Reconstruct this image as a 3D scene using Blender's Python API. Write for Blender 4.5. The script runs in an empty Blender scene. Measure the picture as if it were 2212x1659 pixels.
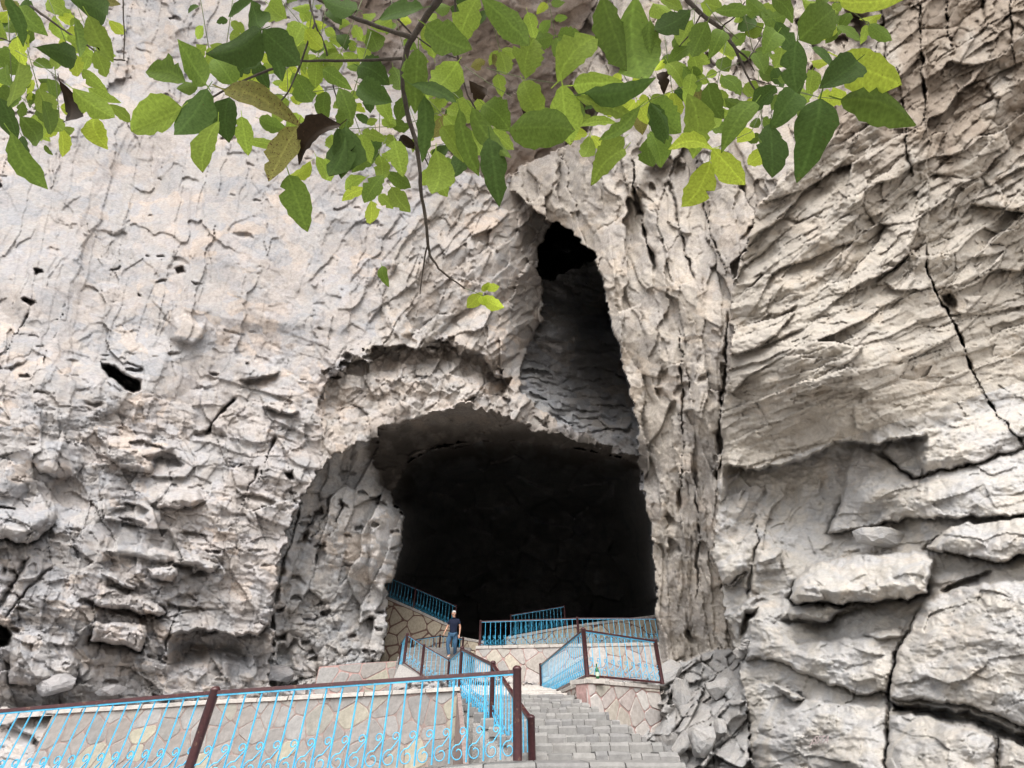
import bpy, bmesh, math, random
import numpy as np
from mathutils import Vector, Matrix

SC = bpy.context.scene
COL = SC.collection
PI = math.pi

# ------------------------------------------------------------------ camera, sky, sun, exposure
EYE = np.array([0.0, 0.0, 1.6])
PITCH = math.radians(38.0)
CP, SP = math.cos(PITCH), math.sin(PITCH)
FPX, CX, CY = 982.8, 1106.0, 829.5          # focal length and centre on a 2212 x 1659 measuring sheet

cam_d = bpy.data.cameras.new('camera')
cam_d.sensor_width = 36.0
cam_d.lens = 16.0
cam_d.clip_start = 0.05
cam_d.clip_end = 3000
cam = bpy.data.objects.new('camera', cam_d)
COL.objects.link(cam)
cam.location = EYE
cam.rotation_euler = (math.radians(90) + PITCH, 0, 0)
SC.camera = cam

SUN_EL, SUN_AZ = math.radians(50), math.radians(182)     # azimuth clockwise from +Y: behind the camera
w = bpy.data.worlds.new('World'); SC.world = w
w.use_nodes = True
nt = w.node_tree
for n in list(nt.nodes): nt.nodes.remove(n)
sky = nt.nodes.new('ShaderNodeTexSky'); sky.sky_type = 'NISHITA'; sky.sun_disc = False
sky.sun_elevation = SUN_EL; sky.sun_rotation = SUN_AZ
sky.dust_density = 4.0; sky.air_density = 1.0; sky.ozone_density = 1.0
hsv = nt.nodes.new('ShaderNodeHueSaturation'); hsv.inputs['Saturation'].default_value = 0.22
bg = nt.nodes.new('ShaderNodeBackground'); bg.inputs['Strength'].default_value = 0.15
wo = nt.nodes.new('ShaderNodeOutputWorld')
nt.links.new(sky.outputs[0], hsv.inputs['Color']); nt.links.new(hsv.outputs[0], bg.inputs['Color'])
nt.links.new(bg.outputs[0], wo.inputs['Surface'])

sd = bpy.data.lights.new('sun', 'SUN'); sd.energy = 0.9; sd.angle = math.radians(50); sd.color = (1.0, 0.965, 0.92)
sun = bpy.data.objects.new('sun', sd); COL.objects.link(sun)
_d = Vector((math.sin(SUN_AZ) * math.cos(SUN_EL), math.cos(SUN_AZ) * math.cos(SUN_EL), math.sin(SUN_EL)))
sun.rotation_euler = _d.to_track_quat('Z', 'Y').to_euler()
sun.location = (-20, -40, 60)

vs = SC.view_settings
vs.view_transform = 'Standard'; vs.look = 'None'; vs.gamma = 1.0; vs.use_curve_mapping = False
vs.exposure = 1.12
SC.cycles.max_bounces = 6; SC.cycles.diffuse_bounces = 4; SC.cycles.transmission_bounces = 4
SC.cycles.use_denoising = True

# ------------------------------------------------------------------ helpers
def ray(px, py):
    u = (px - CX) / FPX; v = (CY - py) / FPX
    return u, CP - SP * v, SP + CP * v

def at_y(px, py, Y):
    u, dy, dz = ray(px, py); t = Y / dy
    return Vector((u * t, Y, EYE[2] + dz * t))

def at_t(px, py, t):
    u, dy, dz = ray(px, py)
    return Vector((u * t, dy * t, EYE[2] + dz * t))

def tag(o, label=None, cat=None, group=None, kind=None):
    if label: o['label'] = label
    if cat: o['category'] = cat
    if group: o['group'] = group
    if kind: o['kind'] = kind
    return o

def empty(name, loc=(0, 0, 0)):
    o = bpy.data.objects.new(name, None); COL.objects.link(o); o.location = loc
    o.empty_display_size = 0.1
    return o

def link(name, mesh, parent=None, loc=None, mat=None):
    o = bpy.data.objects.new(name, mesh); COL.objects.link(o)
    if mat is not None and not mesh.materials: mesh.materials.append(mat)
    if parent is not None: o.parent = parent
    if loc is not None: o.location = loc
    return o

# ------------------------------------------------------------------ materials
def rock_mat(name, cols, scale=0.5, speck=0.35, bump=0.25, dark=None, rough=0.95, tone=0.0):
    m = bpy.data.materials.new(name); m.use_nodes = True
    t = m.node_tree; L = t.links; N = t.nodes
    b = N['Principled BSDF']; b.inputs['Roughness'].default_value = rough
    b.inputs['Specular IOR Level'].default_value = 0.15
    tc = N.new('ShaderNodeTexCoord')
    def noise(sc, det=5, rou=0.6, dist=0.0):
        n = N.new('ShaderNodeTexNoise'); n.inputs['Scale'].default_value = sc
        n.inputs['Detail'].default_value = det; n.inputs['Roughness'].default_value = rou
        n.inputs['Distortion'].default_value = dist
        L.new(tc.outputs['Object'], n.inputs['Vector']); return n
    r = N.new('ShaderNodeValToRGB'); n1 = noise(scale, 7, 0.62, 0.6)
    L.new(n1.outputs['Fac'], r.inputs['Fac'])
    els = r.color_ramp.elements
    k = len(cols)
    while len(els) < k: els.new(0.5)
    for i, c in enumerate(cols):
        els[i].position = 0.30 + 0.40 * i / (k - 1); els[i].color = (*c, 1)
    n2 = noise(scale * 16, 5, 0.7)
    mr = N.new('ShaderNodeMapRange'); mr.inputs['From Min'].default_value = 0.3; mr.inputs['From Max'].default_value = 0.7
    mr.inputs['To Min'].default_value = 1 - speck; mr.inputs['To Max'].default_value = 1 + speck * 0.6
    L.new(n2.outputs['Fac'], mr.inputs['Value'])
    mx = N.new('ShaderNodeMix'); mx.data_type = 'RGBA'; mx.blend_type = 'MULTIPLY'; mx.inputs[0].default_value = 1
    L.new(r.outputs[0], mx.inputs[6]); L.new(mr.outputs[0], mx.inputs[7])
    out = mx.outputs[2]
    if dark:
        n3 = noise(dark[1], 6, 0.65, 1.0)
        r3 = N.new('ShaderNodeValToRGB'); r3.color_ramp.elements[0].position = dark[2]; r3.color_ramp.elements[1].position = dark[2] + 0.1
        L.new(n3.outputs['Fac'], r3.inputs['Fac'])
        m3 = N.new('ShaderNodeMix'); m3.data_type = 'RGBA'; m3.inputs[7].default_value = (*dark[0], 1)
        L.new(r3.outputs[0], m3.inputs[0]); L.new(out, m3.inputs[6]); out = m3.outputs[2]
    if tone:
        ta = N.new('ShaderNodeAttribute'); ta.attribute_name = 'tone'
        tr = N.new('ShaderNodeValToRGB'); e = tr.color_ramp.elements
        e[0].position = .15; e[0].color = (.80, .83, .88, 1); e[1].position = .85; e[1].color = (1.10, 1.02, .95, 1)
        e.new(.5).color = (.98, .96, .94, 1); e.new(.66).color = (.93, .95, 1.0, 1)
        L.new(ta.outputs['Fac'], tr.inputs['Fac'])
        mt = N.new('ShaderNodeMix'); mt.data_type = 'RGBA'; mt.blend_type = 'MULTIPLY'; mt.inputs[0].default_value = tone
        L.new(out, mt.inputs[6]); L.new(tr.outputs[0], mt.inputs[7]); out = mt.outputs[2]
    ra = N.new('ShaderNodeAttribute'); ra.attribute_name = 'rust'
    mq = N.new('ShaderNodeMix'); mq.data_type = 'RGBA'; mq.inputs[7].default_value = (.21, .155, .11, 1)
    L.new(ra.outputs['Fac'], mq.inputs[0]); L.new(out, mq.inputs[6]); out = mq.outputs[2]
    sa = N.new('ShaderNodeAttribute'); sa.attribute_name = 'brow_shade'
    ms = N.new('ShaderNodeMix'); ms.data_type = 'RGBA'; ms.inputs[7].default_value = (.085, .075, .066, 1)  # shade under the brow, mixed into the base colour
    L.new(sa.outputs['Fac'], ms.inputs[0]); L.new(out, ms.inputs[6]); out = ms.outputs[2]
    L.new(out, b.inputs['Base Color'])
    n4 = noise(scale * 40, 6, 0.75)
    bp = N.new('ShaderNodeBump'); bp.inputs['Strength'].default_value = bump; bp.inputs['Distance'].default_value = 0.05
    L.new(n4.outputs['Fac'], bp.inputs['Height']); L.new(bp.outputs[0], b.inputs['Normal'])
    return m

M = {}
M['cliff'] = rock_mat('pale_limestone', [(.325, .31, .30), (.415, .38, .355), (.375, .365, .36), (.44, .40, .37)], 0.45, .22, .6, tone=0.9)
M['arch'] = rock_mat('beige_limestone', [(.34, .31, .285), (.44, .39, .345), (.40, .375, .35), (.46, .42, .375)], 0.6, .25, .6, tone=0.8)
M['column'] = rock_mat('grey_limestone', [(.40, .40, .40), (.47, .44, .41), (.44, .435, .43), (.37, .355, .34)], 0.5, .25, .6, tone=0.8)
M['pillar'] = rock_mat('tan_limestone', [(.40, .36, .315), (.46, .415, .36), (.36, .33, .30), (.50, .45, .39)], 0.5, .25, .6, tone=0.5)
M['crag'] = rock_mat('cream_limestone', [(.36, .325, .28), (.44, .40, .345), (.40, .365, .32), (.46, .42, .36)], 0.7, .2, .6, tone=0.35)
M['boulder'] = rock_mat('smooth_limestone', [(.40, .39, .38), (.49, .455, .405), (.43, .42, .41), (.50, .465, .415)], 0.9, .16, .6, tone=0.35)
M['rubble'] = rock_mat('rubble_limestone', [(.30, .285, .27), (.38, .36, .34), (.33, .325, .32), (.40, .375, .35)], 1.2, .2, .6)
M['cave'] = rock_mat('shaded_cave_rock', [(.17, .17, .175), (.22, .215, .21), (.15, .155, .165)], 0.4, .3, .3)  # cave darkness is put into the rock colour
M['chamber'] = rock_mat('chamber_limestone', [(.34, .345, .36), (.42, .42, .42), (.36, .35, .34)], 0.5, .25, .6, tone=0.8)
M['brow_shade'] = rock_mat('shaded_ceiling', [(.20, .18, .16), (.26, .23, .20), (.22, .20, .18), (.36, .32, .28)], 0.8, .35, .6, tone=0.5)  # shade of the overhang painted as darker rock, with lighter scuffs
M['vault'] = rock_mat('vault_limestone', [(.34, .30, .27), (.42, .375, .34), (.30, .265, .24)], 0.5, .25, .6, tone=0.6)

# ------------------------------------------------------------------ numpy noise
def hsh(ix, iy, seed):
    h = (ix.astype(np.int64) * 374761393 + iy.astype(np.int64) * 668265263 + seed * 982451653) & 0xFFFFFFFF
    h = ((h ^ (h >> 13)) * 1274126177) & 0xFFFFFFFF
    h = ((h ^ (h >> 16)) * 2246822519) & 0xFFFFFFFF
    return ((h ^ (h >> 15)) & 0xFFFFFF).astype(np.float32) / np.float32(0xFFFFFF)

def vnoise(x, y, seed):
    xi = np.floor(x); yi = np.floor(y)
    fx = (x - xi).astype(np.float32); fy = (y - yi).astype(np.float32)
    ix = xi.astype(np.int64); iy = yi.astype(np.int64)
    fx = fx * fx * (3 - 2 * fx); fy = fy * fy * (3 - 2 * fy)
    a = hsh(ix, iy, seed); b = hsh(ix + 1, iy, seed); c = hsh(ix, iy + 1, seed); d = hsh(ix + 1, iy + 1, seed)
    return (a + (b - a) * fx) * (1 - fy) + (c + (d - c) * fx) * fy - 0.5

def fbm(x, y, seed, octv=4, gain=0.5):
    s = 0; a = 1.0
    for i in range(octv):
        s = s + a * vnoise(x, y, seed + i * 17); x = x * 2.03 + 11.3; y = y * 2.03 + 5.7; a *= gain
    return s

def tri(x, y, seed):
    """broken-plane noise: random heights joined by flat triangles, so the creases stay sharp"""
    sk = (x + y) * 0.366025; xs = x + sk; ys = y + sk
    xi = np.floor(xs); yi = np.floor(ys); fx = (xs - xi).astype(np.float32); fy = (ys - yi).astype(np.float32)
    ix = xi.astype(np.int64); iy = yi.astype(np.int64)
    a = hsh(ix, iy, seed); d = hsh(ix + 1, iy + 1, seed); up = fx > fy
    b = hsh(ix + up, iy + (~up), seed)
    hi = np.maximum(fx, fy); lo = np.minimum(fx, fy)
    return a * (1 - hi) + b * (hi - lo) + d * lo - 0.5

def tfbm(x, y, seed, octv=4, gain=0.5):
    s = 0; a = 1.0
    for i in range(octv):
        wx = x + .5 * tri(x * .7, y * .7, seed + 51 + i); wy = y + .5 * tri(x * .7 + 9, y * .7, seed + 71 + i)
        s = s + a * tri(wx, wy, seed + i * 17)
        x, y = 1.62 * x - 1.22 * y + 11.3, 1.22 * x + 1.62 * y + 5.7; a *= gain
    return s

def voro(x, y, seed, jit=0.9):
    ix = np.floor(x).astype(np.int64); iy = np.floor(y).astype(np.int64)
    f1 = np.full(x.shape, 9.0, np.float32); f2 = f1.copy()
    bdx = np.zeros_like(f1); bdy = np.zeros_like(f1)
    bix = ix.copy(); biy = iy.copy()
    for j in (-1, 0, 1):
        for i in (-1, 0, 1):
            cx = ix + i; cy = iy + j
            dx = (x - (cx + 0.5 + jit * (hsh(cx, cy, seed) - 0.5))).astype(np.float32)
            dy = (y - (cy + 0.5 + jit * (hsh(cx, cy, seed + 1) - 0.5))).astype(np.float32)
            d = np.sqrt(dx * dx + dy * dy)
            near = d < f1
            f2 = np.where(near, f1, np.minimum(f2, d))
            f1 = np.where(near, d, f1)
            bdx = np.where(near, dx, bdx); bdy = np.where(near, dy, bdy)
            bix = np.where(near, cx, bix); biy = np.where(near, cy, biy)
    return f1, f2, bdx, bdy, bix, biy

def facets(X, Y, ang, L, W, seed, amp, tilt=1.0, crack=0.0, cw=0.06):
    """fractured rock: every cell of a stretched cell pattern gets its own height and its own tilt"""
    a = math.radians(ang); c, s = math.cos(a), math.sin(a)
    m_ = min(L, W) * 1.3; X, Y = X + .3 * min(L, W) * tri(X / m_, Y / m_, seed + 9), Y + .3 * min(L, W) * tri(X / m_ + 7, Y / m_, seed + 10)
    xr = (c * X + s * Y) / L; yr = (-s * X + c * Y) / W
    f1, f2, dx, dy, bx, by = voro(xr, yr, seed)
    h1 = hsh(bx, by, seed + 2) - 0.5; h2 = hsh(bx, by, seed + 3) - 0.5; h3 = hsh(bx, by, seed + 4) - 0.5
    o = amp * (h1 + tilt * 1.6 * (dx * h2 + dy * h3))
    if crack: o = o + crack * np.clip(1 - (f2 - f1) / cw, 0, 1)
    return o

def tps(pts, X, Y):
    p = np.array(pts, float); P = p[:, :2] / 1000.0; v = p[:, 2]; n = len(P)
    def U(r2): return 0.5 * r2 * np.log(r2 + 1e-9)
    D = ((P[:, None] - P[None]) ** 2).sum(-1)
    A = np.zeros((n + 3, n + 3)); A[:n, :n] = U(D) + np.eye(n) * 1e-3
    A[:n, n] = 1; A[:n, n + 1:] = P; A[n, :n] = 1; A[n + 1:, :n] = P.T
    wv = np.linalg.solve(A, np.concatenate([v, [0, 0, 0]]))
    x = X / 1000.0; y = Y / 1000.0
    r = wv[n] + wv[n + 1] * x + wv[n + 2] * y
    for i in range(n):
        r = r + wv[i] * U((x - P[i, 0]) ** 2 + (y - P[i, 1]) ** 2)
    return r

def inside(poly, X, Y):
    r = np.zeros(X.shape, bool); n = len(poly)
    for i in range(n):
        x1, y1 = poly[i]; x2, y2 = poly[(i + 1) % n]
        if y1 == y2: continue
        c = ((y1 > Y) != (y2 > Y)) & (X < (x2 - x1) * (Y - y1) / (y2 - y1) + x1)
        r ^= c
    return r

def segdist(poly, X, Y, closed=True):
    d = np.full(X.shape, 1e9); n = len(poly)
    for i in range(n if closed else n - 1):
        x1, y1 = poly[i]; x2, y2 = poly[(i + 1) % n]
        ex, ey = x2 - x1, y2 - y1
        t = np.clip(((X - x1) * ex + (Y - y1) * ey) / (ex * ex + ey * ey + 1e-9), 0, 1)
        d = np.minimum(d, (X - x1 - t * ex) ** 2 + (Y - y1 - t * ey) ** 2)
    return np.sqrt(d)

def sig(v, wd): return 1 / (1 + np.exp(-np.clip(v / wd, -30, 30)))
def smooth(t): t = np.clip(t, 0, 1); return t * t * (3 - 2 * t)

# ------------------------------------------------------------------ the rock gorge: one continuous surface, split by rock body
STEP = 2.4
gx = np.arange(-260, 2640, STEP); gy = np.arange(-190, 1716, STEP)
X, Y = np.meshgrid(gx, gy)
NY, NX = X.shape
# slow warp keeps every outline and joint from running ruler-straight
WX = X + 9 * fbm(X / 60, Y / 60, 5, 4) ; WY = Y + 9 * fbm(X / 60, Y / 60, 55, 4)
_, _, vdx, vdy, _, _ = voro(X / 17, Y / 17, 77)
RX = WX - 7 * vdx; RY = WY - 7 * vdy
_, _, wdx, wdy, _, _ = voro(WX / 46, WY / 34, 79)
QX = RX - 20 * wdx; QY = RY - 18 * wdy      # the same along bigger blocks
       # ragged coordinates for outlines that break along small blocks

P_MOUTH = [(834, 1262), (848, 1240), (866, 1175), (872, 1112), (862, 1095), (845, 1085), (850, 1060), (868, 1015), (890, 995), (930, 973), (1000, 957), (1060, 951), (1130, 954), (1200, 962),
           (1270, 975), (1330, 988), (1380, 1000), (1384, 1050), (1396, 1080), (1408, 1140), (1414, 1250), (1420, 1330), (1426, 1470), (820, 1470), (836, 1330)]
P_OPEN = [(1185, 488), (1163, 538), (1168, 600), (1176, 640), (1168, 690), (1135, 760), (1122, 800), (1126, 850), (1190, 905), (1290, 955), (1382, 985), (1376, 930), (1362, 860), (1346, 785),
          (1322, 705), (1312, 640), (1302, 600), (1283, 546), (1240, 508), (1205, 486)]
P_HOLE = [(1186, 480), (1215, 480), (1250, 505), (1292, 545), (1286, 563), (1250, 572), (1222, 588), (1198, 602), (1166, 606), (1158, 540)]
P_VAULT = [(640, -260), (1288, -260), (1286, 0), (1246, 90), (1232, 180), (1286, 240), (1268, 285), (1190, 332), (1118, 368), (1060, 388), (990, 360), (930, 250), (800, 120), (700, 40)]
P_BROW = [(806, 985), (812, 955), (828, 925), (800, 915), (870, 912), (905, 905), (950, 890), (985, 880), (1020, 878), (1060, 884), (1100, 898), (1140, 915), (1210, 940), (1300, 965), (1384, 985),
          (1386, 1010), (1300, 1000), (1130, 975), (1000, 978), (900, 1010), (876, 1045), (856, 1070), (838, 1050), (822, 1015)]
P_JAMB = [(712, 985), (676, 1030), (644, 1090), (620, 1150), (602, 1228), (588, 1340), (578, 1480), (900, 1480), (900, 1010), (850, 1000), (846, 945), (805, 950), (755, 965)]
P_PILLAR = [(1286, -260), (1286, 0), (1246, 90), (1232, 180), (1286, 240), (1268, 285), (1190, 332), (1118, 368), (1098, 400), (1185, 486), (1240, 508), (1283, 546), (1302, 600), (1312, 640), (1322, 705), (1346, 785),
            (1362, 860), (1376, 930), (1382, 1000), (1396, 1080), (1408, 1140), (1414, 1250), (1420, 1330), (1426, 1720), (1700, 1720), (1700, 1300), (2440, 300), (2440, -260)]
P_CRAG = [(2010, -260), (1905, -40), (1895, 60), (1868, 170), (1820, 250), (1760, 300), (1700, 372), (1640, 440), (1604, 560), (1578, 640), (1577, 800), (1562, 900), (1552, 1000), (1549, 1100), (1542, 1190), (1552, 1260), (1570, 1330),
          (1588, 1400), (1600, 1480), (1612, 1560), (1622, 1740), (2440, 1740), (2440, -260)]
P_HEAP = [(1386, 1560), (1400, 1530), (1432, 1500), (1440, 1452), (1470, 1430), (1520, 1412), (1545, 1400), (1592, 1408), (1604, 1480), (1616, 1560), (1626, 1740), (1380, 1740)]
P_LEDGE = [(-220, 1535), (60, 1528), (150, 1533), (235, 1550), (262, 1592), (330, 1606), (420, 1622), (560, 1645), (640, 1760), (-220, 1760)]

RID = dict(cliff=0, arch=1, column=2, brow=3, vault=4, pillar=5, crag=6, heap=7, chamber=8, cave=9, ledge=10)
reg = np.zeros(X.shape, np.int8)
# the arch limb: right part of the left wall
reg[inside([(700, 830), (800, 740), (850, 540), (920, 440), (1010, 400), (1100, 395), (1200, 480), (1200, 1000), (1400, 1000), (1400, 1020), (1000, 1020), (690, 1020)], RX, RY)] = RID['arch']
reg[inside(P_JAMB, .5 * (QX + RX), .5 * (QY + RY))] = RID['column']
reg[inside(P_BROW, QX, QY)] = RID['brow']
reg[inside(P_VAULT, RX, RY)] = RID['vault']
reg[inside(P_PILLAR, RX, RY)] = RID['pillar']
m_open = inside(P_OPEN, RX, RY); reg[m_open] = RID['chamber']
reg[inside(P_HOLE, RX, RY) & m_open] = RID['cave']
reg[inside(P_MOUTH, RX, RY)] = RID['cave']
reg[inside(P_CRAG, RX, RY)] = RID['crag']
reg[inside(P_HEAP, RX, RY)] = RID['heap']
reg[inside(P_LEDGE, RX, RY)] = RID['ledge']

C_LEFT = [(-170, 1700, 9.6), (0, 1500, 10.6), (0, 1200, 12), (0, 800, 16), (0, 400, 21.5), (0, 0, 28.5), (300, 1500, 12.2), (300, 1200, 14), (300, 800, 18.2), (300, 400, 24.5), (300, 0, 32.5), (600, 1500, 14.5), (600, 1150, 16.5),
          (600, 800, 20.5), (600, 400, 26.3), (600, 0, 35), (850, 800, 21.6), (850, 600, 24.4), (850, 400, 28), (900, 0, 36), (1000, 700, 23.0), (1050, 800, 22.0), (1000, 880, 20.2), (720, 910, 19.4), (850, 905, 19.8),
          (1120, 890, 21.4), (1380, 985, 23.6), (1085, 640, 24.2), (1170, 640, 31.5), (1130, 760, 27.5), (1165, 500, 33), (1100, 420, 30), (1085, 540, 26.2), (1085, 760, 22.2), (1000, 500, 27), (1000, 0, 36.5), (1300, 300, 32), (900, 840, 20.6), (760, 800, 20.2)]
C_JAMB = [(700, 1000, 20.2), (620, 1200, 18.4), (600, 1400, 16.8), (700, 1430, 17.0), (700, 1200, 18.9), (850, 1080, 22.5), (862, 1150, 21.5), (830, 1300, 20.0), (860, 1430, 18.2), (780, 1200, 19.6), (790, 1015, 21.8), (730, 960, 20.0), (860, 1045, 24.5), (760, 1060, 20.3), (840, 1100, 21.8), (810, 930, 20.3)]
C_BROW = [(700, 1000, 20.0), (720, 925, 19.4), (850, 912, 19.6), (1000, 882, 19.9), (1110, 902, 21.0), (1200, 938, 22), (1380, 985, 23.3), (760, 1060, 22), (880, 1005, 26), (1000, 962, 27.5), (1130, 958, 27), (1270, 978, 25.6), (1380, 1003, 24), (850, 1085, 24)]
C_CHAM = [(1382, 985, 24.2), (1250, 935, 27.0), (1130, 850, 27), (1180, 760, 34), (1180, 620, 42), (1290, 560, 48), (1330, 800, 46), (1365, 900, 34), (1250, 720, 38), (1250, 860, 31.5), (1310, 700, 58), (1195, 720, 33)]
C_VAULT = [(1286, 0, 31), (1240, 120, 33.5), (1100, 360, 36.5), (930, 250, 34), (1270, 285, 36), (800, 0, 33), (1000, 0, 31), (1100, 180, 34.5), (1000, 350, 34)]
C_PIL = [(1120, 390, 29), (1286, 260, 28), (1300, 600, 21.8), (1250, 500, 25), (1380, 1000, 18.6), (1420, 1350, 16.8), (1550, 1410, 14.6), (1560, 900, 15.8), (1580, 600, 17.6), (1470, 800, 17.6), (1480, 1200, 16.2), (1500, 450, 21.5), (1400, 150, 28.5),
         (1300, 0, 35), (1700, 100, 25), (1830, 0, 25), (1650, 350, 19.5), (1350, 420, 24), (1600, 1720, 11)]
C_CRAG = [(1600, 560, 14.0), (1580, 720, 13.2), (1564, 900, 12.6), (1550, 1150, 11.4), (1600, 1430, 9.6), (1625, 1690, 8.2), (1800, 1600, 7.2), (2000, 1659, 5.7), (2212, 1659, 4.9), (2212, 1400, 5.8), (2212, 1150, 7.2), (2212, 950, 9.0), (1900, 1200, 8.9), (1800, 1000, 10.4), (1950, 900, 9.6),
          (1750, 700, 11.2), (1950, 620, 10.9), (1850, 400, 12.6), (2212, 300, 12.0), (2212, 0, 14.0), (1920, 0, 16), (2212, 650, 11.2), (1700, 1250, 9.9), (1750, 1420, 8.3), (1660, 900, 11.4)]
C_HEAP = [(1400, 1659, 8.6), (1600, 1659, 8.0), (1500, 1430, 12.4), (1400, 1560, 10.2), (1600, 1420, 10.2), (1500, 1550, 9.6)]
C_LEDGE = [(0, 1535, 8.6), (235, 1550, 8.4), (330, 1606, 8.0), (560, 1650, 7.9), (0, 1690, 7.0), (400, 1690, 7.2)]

T = np.zeros(X.shape)
def put(rid, pts):
    m = reg == RID[rid]
    T[m] = tps(pts, X[m], Y[m])
for rid, pts in (('cliff', C_LEFT), ('arch', C_LEFT), ('column', C_JAMB), ('brow', C_BROW), ('vault', C_VAULT), ('chamber', C_CHAM), ('pillar', C_PIL), ('crag', C_CRAG), ('heap', C_HEAP), ('ledge', C_LEDGE)):
    put(rid, pts)
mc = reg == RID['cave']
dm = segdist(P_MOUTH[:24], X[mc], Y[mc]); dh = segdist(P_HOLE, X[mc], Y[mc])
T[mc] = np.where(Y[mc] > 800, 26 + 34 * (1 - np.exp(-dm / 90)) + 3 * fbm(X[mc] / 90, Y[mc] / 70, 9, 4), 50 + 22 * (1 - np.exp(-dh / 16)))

# ---- relief, in measuring-sheet pixels (scaled by distance below)
O = np.zeros(X.shape)
is_ = {k: (reg == v) for k, v in RID.items()}

def add(mask, fn, wt=None):
    m = mask if wt is None else (mask & (wt > 0.02))
    if not m.any(): return
    v = fn(WX[m], WY[m])
    O[m] += v if wt is None else v * wt[m]

lowL = sig(Y - 870 + 0.12 * (X - 300), 60)                       # lower, blockier part of the left wall
limb = sig(X - 830, 70) * sig(Y - 420, 40)                       # shards of the arch limb
CH = np.clip(0.42 + 1.25 * fbm(X / 120, Y / 90, 501, 4, .6), 0.06, 1.5)      # chipped here, plain there
CH2 = np.clip(0.55 + 1.1 * fbm(X / 60, Y / 60, 511, 4, .6), 0.1, 1.5)
mL = is_['cliff'] | is_['arch']
def rough(x, y, s, a): return x + a * tfbm(x / s, y / s, 601, 3, .5), y + a * tfbm(x / s, y / s, 611, 3, .5)
def rfac(x, y, s, a, *q): xx, yy = rough(x, y, s, a); return facets(xx, yy, *q)
add(mL, lambda x, y: 70 * tfbm(x / 300, y / 300, 101, 3) + rfac(x, y, 70, 46, 10, 130, 210, 103, 12, 1.1) + rfac(x, y, 50, 14, 12, 46, 260, 104, 7, .7) + rfac(x, y, 40, 14, 14, 60, 84, 106, 5, 1.1))
add(mL, lambda x, y: facets(x, y, 10, 34, 78, 105, 7, 1.0, 2, .04) + facets(x, y, 4, 34, 20, 107, 5, 1.1, 1, .05) + facets(x, y, 0, 13, 8, 109, 2, 1), (1 - limb * .7) * CH * (.55 + .45 * np.maximum(lowL, limb)))
add(mL, lambda x, y: facets(x, y, 14, 18, 240, 111, 5, .6), (1 - lowL) * (1 - limb))
add(is_['cliff'], lambda x, y: facets(x, y, 12, 150, 70, 121, 20, 1.3, 3, .02) + facets(x, y, 78, 110, 48, 122, 17, 1.2, 2, .02) + facets(x, y, 10, 62, 27, 123, 10, 1.2, 2, .03), lowL)
add(is_['cliff'], lambda x, y: facets(x, y, 14, 26, 9, 125, 6, 1.1, 3, .08) + facets(x, y, 10, 60, 10, 126, 6, 1), lowL * CH)
add(mL, lambda x, y: facets(x, y, -52, 84, 36, 131, 42, 1.2, 4, .04) + facets(x, y, -60, 150, 60, 132, 26, 1.0), limb)
add(mL, lambda x, y: facets(x, y, -48, 34, 18, 133, 20, 1.3, 3, .05) + facets(x, y, -60, 12, 9, 135, 4, 1.1), limb * CH2)
add(is_['arch'], lambda x, y: facets(x, y, 96, 90, 36, 141, 20, 1.1, 6, .04), sig(Y - 800, 25))
add(is_['column'], lambda x, y: 30 * tfbm(x / 120, y / 200, 151, 3) + facets(x, y, -70, 190, 46, 153, 40, 1.1, 7, .04))
add(is_['column'], lambda x, y: facets(x, y, -72, 60, 26, 155, 10, 1.2, 4, .04) + facets(x, y, 5, 22, 12, 157, 7, 1.2, 2, .06), CH2)
add(is_['column'], lambda x, y: facets(x, y, 0, 26, 15, 159, 18, 1.3, 12, .12), sig(Y - 1290, 40) * CH2)
add(is_['brow'], lambda x, y: 24 * tfbm(x / 70, y / 30, 160, 4, .6) + facets(x, y, -8, 90, 26, 161, 16, 1.2) + facets(x, y, -8, 30, 11, 163, 9, 1.2))
add(is_['vault'], lambda x, y: 60 * tfbm(x / 160, y / 160, 171, 4) + facets(x, y, -30, 60, 28, 173, 15, 1.1))
add(is_['vault'], lambda x, y: facets(x, y, -35, 18, 9, 175, 6, 1.1), CH2)
add(is_['chamber'], lambda x, y: 22 * tfbm(x / 70, y / 70, 181, 3) + facets(x, y, 8, 46, 15, 183, 13, 1.2, 3, .05) + facets(x, y, 4, 18, 7, 185, 8, 1.2))
upP = 1 - sig(Y - 640, 70); loP = sig(Y - 980, 60) * sig(X - 1415, 25)
add(is_['pillar'], lambda x, y: 50 * tfbm(x / 90, y / 240, 191, 3))
add(is_['pillar'], lambda x, y: rfac(x, y, 60, 24, 86, 260, 74, 193, 100, 1.1, 8, .03) + rfac(x, y, 50, 20, 80, 110, 40, 195, 22, 1.0), upP)
add(is_['pillar'], lambda x, y: facets(x, y, 84, 130, 42, 197, 50, 1.2, 5, .03), (1 - upP) * (1 - loP * .6))
add(is_['pillar'], lambda x, y: facets(x, y, 66, 38, 18, 199, 12, 1.2, 2, .04) + facets(x, y, 20, 12, 8, 200, 3, 1.1), (1 - upP) * (1 - loP * .6) * CH2)
add(is_['pillar'], lambda x, y: facets(x, y, 84, 170, 15, 201, 17, 1.0, 4, .06) + facets(x, y, 86, 60, 6, 203, 5, 1.1, 2, .1), loP)
add(is_['pillar'], lambda x, y: facets(x, y, 50, 26, 15, 205, 6, 1.2) + facets(x, y, 70, 10, 7, 207, 3, 1), (1 - loP) * CH)
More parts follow.
